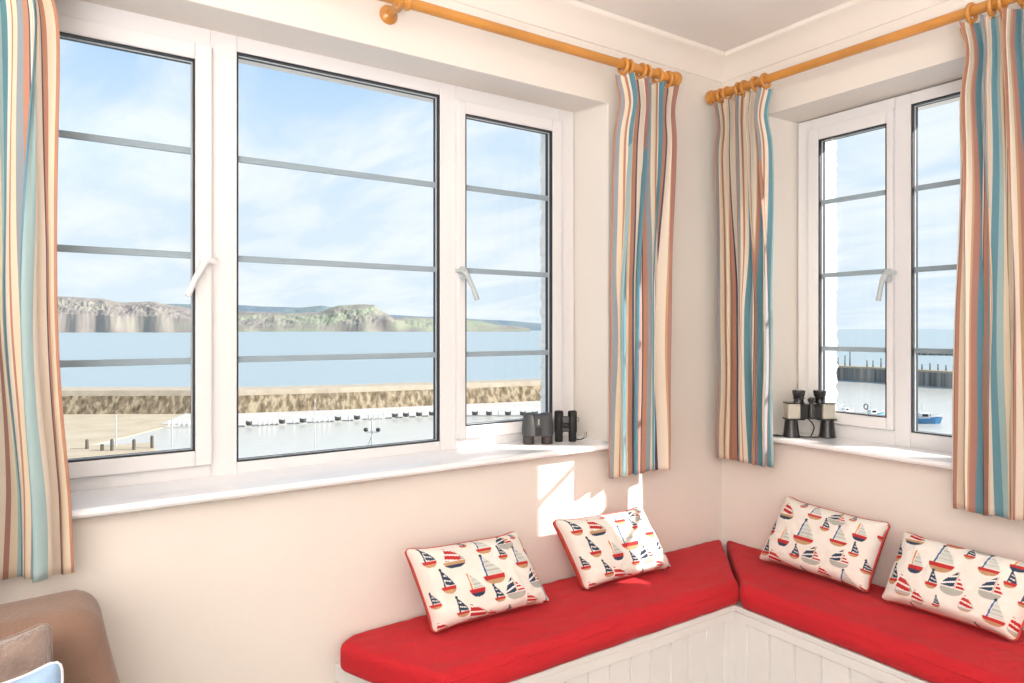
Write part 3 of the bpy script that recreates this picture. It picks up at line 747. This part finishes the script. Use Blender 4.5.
# ------------------------------------------------------------------ outside: bay, cliffs, harbour
SEA = -11.0
def noise_mat(name, stops, scale, stretch=(1,1,1), rough=.9, bump=0, bdist=.1, detail=6, distort=0.0):
    m = bpy.data.materials.new(name); m.use_nodes = True; nt = m.node_tree; b = nt.nodes['Principled BSDF']
    b.inputs['Roughness'].default_value = rough; b.inputs['Specular IOR Level'].default_value = .2
    tc = nt.nodes.new('ShaderNodeTexCoord'); mp = nt.nodes.new('ShaderNodeMapping'); mp.inputs['Scale'].default_value = stretch
    n = nt.nodes.new('ShaderNodeTexNoise'); n.inputs['Scale'].default_value = scale; n.inputs['Detail'].default_value = detail; n.inputs['Distortion'].default_value = distort
    cr = nt.nodes.new('ShaderNodeValToRGB'); e = cr.color_ramp.elements
    e[0].position, e[0].color = stops[0]; e[1].position, e[1].color = stops[1]
    for p, c in stops[2:]:
        q = e.new(p); q.color = c
    nt.links.new(tc.outputs['Object'], mp.inputs[0]); nt.links.new(mp.outputs[0], n.inputs['Vector']); nt.links.new(n.outputs[0], cr.inputs[0]); nt.links.new(cr.outputs[0], b.inputs['Base Color'])
    if bump:
        bp = nt.nodes.new('ShaderNodeBump'); bp.inputs['Strength'].default_value = bump; bp.inputs['Distance'].default_value = bdist
        nt.links.new(n.outputs[0], bp.inputs['Height']); nt.links.new(bp.outputs[0], b.inputs['Normal'])
    return m
def water(name, col, rough, scale, bump, dist):
    m = noise_mat(name, [(.3, col), (.7, tuple(c*1.08 for c in col[:3]) + (1,))], scale, (1,1,1), rough, bump, dist)
    m.node_tree.nodes['Principled BSDF'].inputs['Specular IOR Level'].default_value = .22
    return m
M['sea'] = water('pale blue sea', (.30, .365, .385, 1), .42, .35, .5, .25)
M['harbour'] = water('grey harbour water', (.47, .46, .42, 1), .22, .8, .25, .08)
M['sand'] = noise_mat('wet sand', [(.3, (.42,.34,.24,1)), (.7, (.50,.42,.31,1))], .3, (1,1,1), .9)
M['quay'] = noise_mat('pale quay', [(.3, (.50,.475,.44,1)), (.7, (.56,.53,.49,1))], .5, (1,1,1), .85)
M['stone'] = noise_mat('harbour wall stone', [(.30, (.10,.075,.045,1)), (.47, (.21,.16,.105,1)), (.62, (.38,.31,.21,1))], 1.6, (1,1,.45), .95, .5, .3, 8)
M['stonetop'] = noise_mat('harbour wall parapet', [(.3, (.40,.33,.25,1)), (.7, (.48,.41,.32,1))], .8)
M['pile'] = noise_mat('weathered pier timber', [(.35, (.09,.09,.085,1)), (.65, (.36,.34,.31,1))], .35, (1,3,.05), .9)
mb = MB()
for a, b_ in [((-15000,30),(60000,60000)), ((40,-20000),(60000,30))]:
    mb.add([(a[0],a[1],SEA),(b_[0],a[1],SEA),(b_[0],b_[1],SEA),(a[0],b_[1],SEA)], [(0,1,2,3)])
struct('sea', mb, M['sea'])
mb = MB(); mb.prism([(p.x, p.y) for p in [far(150,30,0), far(-60,60,0), far(0,82,0), far(120,84,0), far(180,100,0), far(580,120,0), far(830,160,0), far(1080,150,0), far(1300,60,0), far(700,28,0)]], SEA-.3, SEA+.03)
struct('harbour_water', mb, M['harbour'])
# harbour wall: follows the line measured in the photo, with a sloped foot and a lighter parapet
line = [far(-140,100,0), far(66,100,0), far(238,100.5,0), far(340,105,0), far(436,111,0), far(540,118,0), far(640,126,0)]
def wall_run(line, top, th, foot, name, parts, label):
    root = empty(name, (line[len(line)//2].x, line[len(line)//2].y, SEA)); tag(root, label, 'harbour wall')
    away = FW
    for nm, m_, z0, z1, t0, o0, o1 in parts:
        mb = MB(); rows = []
        for i in range(len(line)-1):
            K = 30
            for k in range(K + (1 if i == len(line)-2 else 0)):
                p = line[i].lerp(line[i+1], k/K); j = .25*noise.noise(Vector((p.x*.4, p.y*.4, z0)))
                rows.append([(p + away*(o0+j), z0), (p + away*(o1+j*.4), z1), (p + away*(th+o1), z1), (p + away*(th+1), z0)])
        vs = [(q.x, q.y, z) for r_ in rows for q, z in r_]; n_ = len(rows)
        fs = [(4*i+k, 4*i+(k+1) % 4, 4*i+4+(k+1) % 4, 4*i+4+k) for i in range(n_-1) for k in range(4)] + [(0,1,2,3), tuple(4*(n_-1)+k for k in (3,2,1,0))]
        mb.add(vs, fs); mb.build(nm, m_, root)
    return root
wall_run(line, 0, 6, 0, 'harbour_wall', [('stone_face', M['stone'], SEA-.1, -8.4, 0, -1.2, 0.0), ('parapet', M['stonetop'], -8.45, -7.65, 0, .3, .6)], 'long tan stone harbour wall crossing below the sea in the wide window')
# beach and quay below the wall
beach = [far(-140,101,0), far(66,101,0), far(200,101,0), far(206,92,0), far(188,89,0), far(165,86.5,0), far(130,79,0), far(98,73.5,0), far(66,70.5,0), far(-140,68,0)]
mb = MB(); mb.prism([(p.x,p.y) for p in beach], SEA-.4, SEA+.10); struct('beach', mb, M['sand'])
quay = [far(160,88.5,0), far(238,86.7,0), far(340,92,0), far(436,97.7,0), far(545,97.5,0), far(640,99,0), far(640,126.5,0), far(540,118.5,0), far(436,111.5,0), far(340,105.5,0), far(238,101,0), far(188,101,0), far(168,91,0)]
mb = MB(); mb.prism([(p.x,p.y) for p in quay], SEA-.4, SEA+.16); struct('quay_ground', mb, M['quay'])
near = [far(-140,60,0), far(-140,72,0), far(66,73.0,0), far(100,71.5,0), far(150,73.5,0), far(156,70,0), far(153,66,0), far(150,55,0)]
mb = MB(); mb.prism([(p.x,p.y) for p in near], SEA-.4, SEA+.25); struct('near_beach', mb, M['sand'])
M['postwood'] = mat('weathered post', (.10,.085,.07,1), .9, bump=.2)
M['whitepaint'] = mat('white boat paint', (.74,.74,.73,1), .5)
M['darkboat'] = mat('dark tarred hull', (.07,.075,.075,1), .6)
M['boatblue'] = mat('bright blue hull paint', (.03,.20,.42,1), .4)
M['boatpale'] = mat('pale blue hull paint', (.20,.42,.55,1), .4)
M['galv'] = mat('galvanised mast', (.50,.50,.50,1), .5, metal=.3)
M['globe'] = mat('black lamp casing', (.02,.022,.025,1), .4)
# groyne posts
PW = ['leftmost', 'second from the left', 'third from the left', 'fourth from the left', 'rightmost']
for i, (px, d, h) in enumerate([(87,69.5,1.0),(102,68.5,.7),(112,68.5,1.2),(134,69,1.1),(152,70,1.3)]):
    p = far(px, d, SEA+.2); mb = MB(); mb.lathe([(.16,0),(.15,h*.9),(.11,h)], (0,0,0), (0,0,1), 8)
    o = mb.build('groyne_post', M['postwood'], loc=None); o.location = p; tag(o, 'dark timber post on the near sand strip, %s of the five' % PW[i], 'post', 'groyne posts on the sand')
for px, d, h, lb in [(116,71,3.4,'thin bare pole standing on the left end of the near sand'), (172,72,2.9,'thin bare pole standing in the water right of the groyne posts')]:
    mb = MB(); mb.lathe([(.07,0),(.05,h)], (0,0,0), (0,0,1), 8); o = mb.build('mooring_pole', M['galv']); o.location = far(px, d, SEA+.1); tag(o, lb, 'pole')
mb = MB(); mb.lathe([(.045,0),(.025,7.0),(.045,7.02),(.045,7.1),(.01,7.15)], (0,0,0), (0,0,1), 8)
o = mb.build('flagpole', M['galv']); o.location = far(315, 50, SEA); tag(o, 'tall thin white flagpole seen through the middle light of the wide window', 'flagpole')
# twin-headed harbour lamp
lr = empty('harbour_lamp', far(372, 48, SEA)); tag(lr, 'pole with two black round lamps on a crossbar above the harbour water', 'lamp post')
mb = MB(); mb.lathe([(.07,0),(.05,5.7),(.03,6.1)], (0,0,0), (0,0,1), 10); mb.build('pole', M['galv'], lr, local=True)
mb = MB(); c = 5.15
mb.tube([RT*-.45+Vector((0,0,c)), RT*.45+Vector((0,0,c))], .035, 8); mb.tube([RT*-.35+Vector((0,0,4.1)), Vector((0,0,4.9))], .03, 6); mb.tube([RT*.35+Vector((0,0,3.7)), Vector((0,0,4.6))], .03, 6)
mb.build('crossbar', M['galv'], lr, local=True)
for s_ in (-1,1):
    mb = MB(); mb.lathe([(.02,-.14),(.12,-.10),(.17,0),(.13,.1),(.02,.15)], RT*.43*s_ + Vector((0,0,c+.16)), (0,0,1), 14); mb.build('lamp_head', M['globe'], lr, smooth='all', local=True)
# row of dinghies and white bollards along the quay edge
def quay_edge(px):
    pts = [(168,86.8),(238,86.9),(340,92.2),(436,97.9),(545,97.7)]
    for (a, da), (b_, db) in zip(pts, pts[1:]):
        if a <= px <= b_: return da + (db-da)*(px-a)/(b_-a)
    return 98
def dinghy_mesh(m_, name, L=.85):
    mb = MB(); N = 12; prof_ = []
    vs = []
    for i in range(N+1):
        t = i/N*2-1; w = .28*(1-abs(t)**2.6)**.6+.02; h = .46+.16*t*t; keel = .10*t*t
        for (a, z) in ((-w, h), (-w*.85, h*.45+keel*.5), (-w*.3, keel), (w*.3, keel), (w*.85, h*.45+keel*.5), (w, h), (w*.86, h), (w*.4, h*.4), (-w*.4, h*.4), (-w*.86, h)):
            vs.append((t*L/2, a, z))
    fs = []
    for i in range(N):
        for k in range(10): fs.append((i*10+k, i*10+(k+1) % 10, (i+1)*10+(k+1) % 10, (i+1)*10+k))
    fs += [tuple(range(10)), tuple(N*10+k for k in range(9,-1,-1))]
    mb.add(vs, fs); return mb.build(name, m_, smooth=True)
proto = None
dk = [249,282,303,338,357,395,406,419,432,475,489,508,523,535]
for i, px in enumerate(dk):
    m_ = M['darkboat']
    if proto is None: o = proto = dinghy_mesh(m_, 'dinghy')
    else: o = proto.copy(); COL.objects.link(o)
    o.location = far(px, quay_edge(px)-.8, SEA+.17); o.rotation_euler = (0,0,RZ + random.uniform(-.25,.25))
    lab = 'small dark dinghy in the row on the quay edge, in the %s' % ('middle light' if px < 450 else 'right-hand light')
    tag(o, lab, 'boat', 'dark dinghies in the middle light' if px < 450 else 'dark dinghies in the right-hand light')
bp_ = None; k = 0
for px in range(169, 540, 5):
    if 192 < px < 240 or 439 < px < 466 or any(abs(px-q) < 7.5 for q in dk): continue
    if bp_ is None:
        mb = MB(); mb.lathe([(.12,0),(.15,.25),(.15,.58),(.09,.68)], (0,0,0), (0,0,1), 10); o = bp_ = mb.build('mooring_buoy', M['whitepaint'], smooth=True)
    else: o = bp_.copy(); COL.objects.link(o)
    o.location = far(px, quay_edge(px)-.6, SEA+.17)
    g = 'left-hand light' if px < 200 else ('middle light' if px < 450 else 'right-hand light')
    tag(o, 'small white float in the row on the quay edge, in the %s' % g, 'buoy', 'white floats in the ' + g)
# headlands
def headland(name, pts, r0, depth, base_h, m_, label, rough=1.0, seed=1, cliff=.0):
    """pts: (px, height in m of the ridge seen from the room); terrain rises from the shore at r0 to the ridge and falls behind"""
    NU = 260; NR = 26; p0 = pts[0][0]; p1 = pts[-1][0]; vs = []
    def ridge(px):
        for (a, ha), (b_, hb) in zip(pts, pts[1:]):
            if a <= px <= b_:
                t = (px-a)/(b_-a); t = t*t*(3-2*t)*.5 + t*.5; return ha + (hb-ha)*t
        return pts[-1][1]
    c = far((p0+p1)/2, r0, SEA)
    for i in range(NU+1):
        px = p0 + (p1-p0)*i/NU; H = ridge(px)
        cl = cliff(px) if callable(cliff) else cliff
        for j in range(NR+1):
            t = j/NR; d = r0 + depth*t + 60*noise.noise(Vector((px*.04, 3, seed)))*(1-t)
            if t < .08: h = cl*H*(t/.08)
            elif t < .6:
                q = (t-.08)/.52; h = H*(cl + (1-cl)*(q**.85))
            else: h = H*(1-((t-.6)/.4)**2)
            h += rough*H*(.07*noise.noise(Vector((px*.10, t*9, seed))) + .035*noise.noise(Vector((px*.33, t*22, seed+2))))*math.sin(PI*min(1,t*1.6+.04))*(1 if t < .6 else .3)
            p = far(px, d, SEA + max(0, h)); vs.append(p - c)
    fs = []
    for i in range(NU):
        for j in range(NR): a = i*(NR+1)+j; fs.append((a, a+1, a+NR+2, a+NR+1))
    me = bpy.data.meshes.new(name); me.from_pydata([tuple(v) for v in vs], [], fs)
    for p in me.polygons: p.use_smooth = False
    me.materials.append(m_); o = bpy.data.objects.new(name, me); COL.objects.link(o); o.location = c; o['kind'] = 'structure'
    o['label'] = label; return o
def hillmat(name, low, mid, high, cliffc, sc):  # colours passed in are paled, with distance haze painted into them
    m = noise_mat(name, [(.34, low), (.48, mid), (.62, high)], sc, (1,1,2.5), 1.0, 0, 1, 7, .4)
    nt = m.node_tree; b = nt.nodes['Principled BSDF']; cr = [n for n in nt.nodes if n.type == 'VALTORGB'][0]
    g = nt.nodes.new('ShaderNodeNewGeometry'); sp = nt.nodes.new('ShaderNodeSeparateXYZ'); nt.links.new(g.outputs['Normal'], sp.inputs[0])
    mr = nt.nodes.new('ShaderNodeMapRange'); mr.inputs[1].default_value = .80; mr.inputs[2].default_value = .45; nt.links.new(sp.outputs[2], mr.inputs[0])
    mx = nt.nodes.new('ShaderNodeMix'); mx.data_type = 'RGBA'; mx.inputs['B'].default_value = cliffc
    nt.links.new(mr.outputs[0], mx.inputs[0]); nt.links.new(cr.outputs[0], mx.inputs['A']); nt.links.new(mx.outputs['Result'], b.inputs['Base Color'])
    return m
M['hillL'] = hillmat('hazed heath and grey cliff', (.22,.195,.18,1), (.28,.245,.22,1), (.29,.275,.225,1), (.37,.335,.30,1), .006)
M['hillM'] = hillmat('hazed green fields and ochre cliff', (.20,.185,.175,1), (.27,.25,.215,1), (.28,.30,.215,1), (.36,.30,.25,1), .005)
M['hillF'] = hillmat('far hills in painted haze blue', (.14,.19,.24,1), (.17,.22,.25,1), (.20,.25,.23,1), (.21,.24,.27,1), .003)  # bluish base colours stand in for haze over the distance
M['hillB'] = hillmat('farthest headland in painted haze blue', (.24,.34,.44,1), (.27,.36,.45,1), (.30,.38,.46,1), (.32,.39,.47,1), .003)
def H(y, d): return 12.32 - (y-329)*d/F
headland('headland', [(-120,H(290,3000)),(0,H(295,3000)),(63,H(296,3000)),(100,H(298,3000)),(122,H(302,3000)),(150,H(301,3000)),(178,H(306,3000)),(205,H(312,3000)),(222,H(319,3000)),(236,H(328.9,3000))],
         2450, 950, 0, M['hillL'], 'grey cliffed headland across the bay in the left light', 1.1, 1, .46)
headland('headland', [(180,H(312,3600)),(240,H(311,3600)),(290,H(313,3600)),(318,H(312,3600)),(340,H(305,3600)),(362,H(304,3600)),(374,H(304.5,3600)),(384,H(312,3600)),(394,H(318,3600)),(410,H(317,3600)),(440,H(318,3600)),(475,H(321,3600)),(500,H(325,3600)),(530,H(328,3600))],
         3200, 700, 0, M['hillM'], 'golden-topped headland across the bay in the middle light', 1.2, 6, lambda px: .25 + .45*math.exp(-((px-392)/12)**2))
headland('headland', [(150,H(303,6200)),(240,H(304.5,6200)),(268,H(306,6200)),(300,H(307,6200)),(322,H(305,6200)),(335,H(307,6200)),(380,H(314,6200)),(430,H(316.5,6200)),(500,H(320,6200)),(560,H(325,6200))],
         5600, 1200, 0, M['hillF'], 'haze-tinted blue-green ridge behind the golden-topped headland', .6, 9, .2)
headland('headland', [(470,H(324,11000)),(490,H(322,11000)),(520,H(322,11000)),(545,H(323,11000)),(600,H(325.5,11000)),(690,H(328,11000))], 10000, 2000, 0, M['hillB'], 'farthest headland tinted pale blue with painted haze in the right-hand light', .5, 12, .3)
# timber pier and boats seen through the small window
pr_ = [far(760,185,0), far(820,170,0), far(862,163,0), far(890,158,0), far(925,150,0), far(960,143,0), far(1010,138,0), far(1100,130,0)]
wall_run(pr_, 0, 8, 0, 'timber_pier', [('pile_face', M['pile'], SEA-.1, -8.0, 0, 0, 0), ('deck', M['stonetop'], -8.05, -7.6, 0, -.3, -.3)], 'dark timber-faced pier across the harbour in the small window')
bk = [far(895,330,0), far(915,325,0), far(960,318,0), far(1060,310,0)]
wall_run(bk, 0, 5, 0, 'breakwater', [('rock_face', M['pile'], SEA-.1, -9.6, 0, 0, 0)], 'low dark breakwater beyond the timber pier')
pf = None
for i, (px, d, h) in enumerate([(838,168,2.0),(845,167,2.6),(850,167,3.6),(867,163,1.6),(873,162,1.6),(881,161,2.2),(922,152,1.2),(930,151,1.5),(938,149,1.4),(946,148,1.2)]):
    mb = MB(); mb.lathe([(.16,0),(.10,h*.8),(.16,h*.82),(.05,h)], (0,0,0), (0,0,1), 8); o = mb.build('pier_post', M['postwood']); o.location = far(px, d, -7.6)
    tag(o, 'slim dark post standing on the timber pier in the %s light of the small window' % ('left' if px < 900 else 'right'), 'post', 'posts on the pier, ' + ('left light' if px < 900 else 'right light'))
def fishing_boat(px, d, L, hm, lab, rz, ring=False):
    r = empty('fishing_boat', far(px, d, SEA)); tag(r, lab, 'boat')
    mb = MB(); N = 14; vs = []
    for i in range(N+1):
        t = i/N; w = L*.17*min(1, (t+.25)*2.2)**.5*(1-max(0,(t-.45)/.55)**2.2) + .01; h = L*.17 + L*.10*max(0,t-.3)**1.5
        xx = (t-.5)*L + (.10*L*max(0,t-.6) )
        for a, z in ((-w,h),(-w*.92,h*.5),(-w*.45,-.15),(w*.45,-.15),(w*.92,h*.5),(w,h),(w*.9,h),(w*.85,h*.7),(-w*.85,h*.7),(-w*.9,h)): vs.append((xx + (z-h)*.35*(t > .8), a, z))
    fs = [(i*10+k, i*10+(k+1) % 10, (i+1)*10+(k+1) % 10, (i+1)*10+k) for i in range(N) for k in range(10)] + [tuple(range(10)), tuple(N*10+k for k in range(9,-1,-1))]
    mb.add(vs, fs); mb.build('hull', hm, r, smooth=True, local=True)
    mb = MB(); s_ = L/5; mb.prism([(-.9*s_,-.5*s_),(.6*s_,-.45*s_),(.75*s_,0),(.6*s_,.45*s_),(-.9*s_,.5*s_)], .75*s_, 1.75*s_); mb.build('wheelhouse', M['whitepaint'], r, bevel=.08*s_, local=True)
    for bb in (((.68*s_,-.25*s_,1.25*s_),(.78*s_,.25*s_,1.6*s_)), ((-.6*s_,-.52*s_,1.2*s_),(.3*s_,-.47*s_,1.6*s_)), ((-.6*s_,.47*s_,1.2*s_),(.3*s_,.52*s_,1.6*s_))):
        mb = MB(); mb.box(*bb); mb.build('cabin_window', M['lens'], r, local=True)
    mb = MB(); mb.tube([(-.4*s_,0,1.7*s_),(-.5*s_,0,3.3*s_)], .04*s_, 6); mb.tube([(-.45*s_,0,2.6*s_),(-2.2*s_,0,2.0*s_)], .03*s_, 6); mb.build('mast', M['galv'], r, local=True)
    mb = MB(); mb.tube([(1.2*s_,0,1.0*s_),(2.3*s_,0,1.3*s_)], .03*s_, 6)
    mb.build('bowsprit', M['galv'], r, local=True)
    if ring:
        mb = MB(); mb.tube([(-1.6*s_, .5*s_*math.cos(q*PI/8), 2.3*s_+.5*s_*math.sin(q*PI/8)) for q in range(16)], .10*s_, 6, closed=True); mb.build('net_hauler', M['globe'], r, smooth='all', local=True)
    mb = MB(); mb.tube([((-.5+.04)*L, -.13*L, .24*L),(0,-.17*L,.24*L),(.3*L,-.13*L,.26*L),(.5*L,0,.32*L)], .03*s_, 6); mb.build('rail', M['galv'], r, local=True)
    mb = MB(); mb.tube([((-.5+.04)*L, .13*L, .24*L),(0,.17*L,.24*L),(.3*L,.13*L,.26*L),(.5*L,0,.32*L)], .03*s_, 6)
    mb.build('rail', M['galv'], r, local=True)
    r.rotation_euler = (0,0,rz); return r
fishing_boat(925, 90, 3.9, M['boatblue'], 'bright blue and white boat moored in the right light of the small window', RZ - .2)
fishing_boat(873, 95, 3.6, M['boatpale'], 'pale blue boat with a round net hauler in the left light of the small window', RZ + .25, True)
fishing_boat(846, 99, 3.0, M['whitepaint'], 'small white boat left of the pale blue one in the small window', RZ + .4)

# ------------------------------------------------------------------ sky and light
w = bpy.data.worlds.new('sky'); S.world = w; w.use_nodes = True; nt = w.node_tree
for n_ in list(nt.nodes): nt.nodes.remove(n_)
N = nt.nodes.new; Lk = nt.links.new
out = N('ShaderNodeOutputWorld'); bg = N('ShaderNodeBackground'); Lk(bg.outputs[0], out.inputs[0])
tc = N('ShaderNodeTexCoord'); sp = N('ShaderNodeSeparateXYZ'); Lk(tc.outputs['Generated'], sp.inputs[0])
cr = N('ShaderNodeValToRGB'); Lk(sp.outputs[2], cr.inputs[0]); e = cr.color_ramp.elements
e[0].position = 0.0; e[0].color = (.64,.77,.87,1); e[1].position = .10; e[1].color = (.58,.74,.89,1)
for p, c in [(.22,(.48,.69,.90,1)), (.40,(.33,.56,.87,1)), (1,(.12,.30,.68,1))]:
    q = e.new(p); q.color = c
# clouds on a plane overhead: direction divided by height
mz = N('ShaderNodeMath'); mz.operation = 'MAXIMUM'; mz.inputs[1].default_value = .0; Lk(sp.outputs[2], mz.inputs[0])
az = N('ShaderNodeMath'); az.operation = 'ADD'; az.inputs[1].default_value = .13; Lk(mz.outputs[0], az.inputs[0])
dv = N('ShaderNodeVectorMath'); dv.operation = 'DIVIDE'; Lk(tc.outputs['Generated'], dv.inputs[0])
cb = N('ShaderNodeCombineXYZ'); [Lk(az.outputs[0], cb.inputs[i]) for i in range(3)]; Lk(cb.outputs[0], dv.inputs[1])
mp = N('ShaderNodeMapping'); mp.inputs['Rotation'].default_value = (0,0,-HEAD); mp.inputs['Scale'].default_value = (1.6,.75,0); mp.inputs['Location'].default_value = (.45,1.3,0)
Lk(dv.outputs[0], mp.inputs[0])
n1 = N('ShaderNodeTexNoise'); n1.inputs['Scale'].default_value = 1.25; n1.inputs['Detail'].default_value = 7; n1.inputs['Roughness'].default_value = .55; n1.inputs['Distortion'].default_value = .35
Lk(mp.outputs[0], n1.inputs['Vector'])
mr = N('ShaderNodeMapRange'); mr.inputs[1].default_value = .40; mr.inputs[2].default_value = .60; Lk(n1.outputs[0], mr.inputs[0])
# more veil near the horizon
veil = N('ShaderNodeMapRange'); veil.inputs[1].default_value = .34; veil.inputs[2].default_value = .10; veil.inputs[3].default_value = .18; veil.inputs[4].default_value = .86; Lk(sp.outputs[2], veil.inputs[0])
sc = N('ShaderNodeMath'); sc.operation = 'MULTIPLY_ADD'; sc.inputs[1].default_value = .60; Lk(mr.outputs[0], sc.inputs[0]); Lk(veil.outputs[0], sc.inputs[2])
scl = N('ShaderNodeClamp'); Lk(sc.outputs[0], scl.inputs[0])
cc = N('ShaderNodeValToRGB'); Lk(n1.outputs[0], cc.inputs[0]); cc.color_ramp.elements[0].position = .42; cc.color_ramp.elements[0].color = (.68,.79,.88,1); cc.color_ramp.elements[1].position = .62; cc.color_ramp.elements[1].color = (.80,.87,.92,1)
mx = N('ShaderNodeMix'); mx.data_type = 'RGBA'; Lk(scl.outputs[0], mx.inputs[0]); Lk(cr.outputs[0], mx.inputs['A']); Lk(cc.outputs[0], mx.inputs['B'])
Lk(mx.outputs['Result'], bg.inputs['Color']); bg.inputs['Strength'].default_value = 1.0

sd = bpy.data.lights.new('sun', 'SUN'); so = bpy.data.objects.new('sun', sd); COL.objects.link(so)
sundir = Vector((-1.18, 1.0, -.84)).normalized()
so.rotation_euler = sundir.to_track_quat('-Z', 'Y').to_euler(); sd.energy = 8.0; sd.angle = R(.6); sd.color = (1, .955, .88)
so.location = (3,-3,4)
def area(name, loc, target, sx, sy, e, col):
    l = bpy.data.lights.new(name, 'AREA'); l.shape = 'RECTANGLE'; l.size = sx; l.size_y = sy; l.energy = e; l.color = col
    o = bpy.data.objects.new(name, l); COL.objects.link(o); o.location = loc
    o.rotation_euler = (Vector(target)-Vector(loc)).to_track_quat('-Z','Y').to_euler(); return o
pd = bpy.data.lights.new('point_fill', 'POINT'); pd.energy = 6; pd.color = (1,.93,.85); pd.shadow_soft_size = .35  # unseen point light, added to lift the room's brightness
po = bpy.data.objects.new('point_fill', pd); COL.objects.link(po); po.location = (-2.9,-2.6,1.9)
area('rear_fill', (-3.65,-5.0,1.5), (-2.6,-.4,1.1), 1.7, 1.7, 15, (1,.985,.975))  # soft fill added behind the camera; the wall there has no window
area('ceiling_fill', (-3.15,-2.85,1.0), (-3.15,-2.85,3), 1.3, 1.3, 142, (1,.985,.965))  # unseen upward fill, added to brighten ceiling and soffits
area('side_fill', (-4.4,-2.6,1.5), (-.5,-.8,1.1), 2.0, 1.5, 13, (1,.985,.975))  # extra fill from the left, no opening modelled behind it

S.view_settings.view_transform = 'Standard'
try: S.view_settings.look = 'None'
except Exception: pass
S.view_settings.gamma = 1.0; S.view_settings.use_curve_mapping = False
S.view_settings.exposure = 0.22
S.cycles.max_bounces = 10; S.cycles.diffuse_bounces = 5; S.cycles.transparent_max_bounces = 24
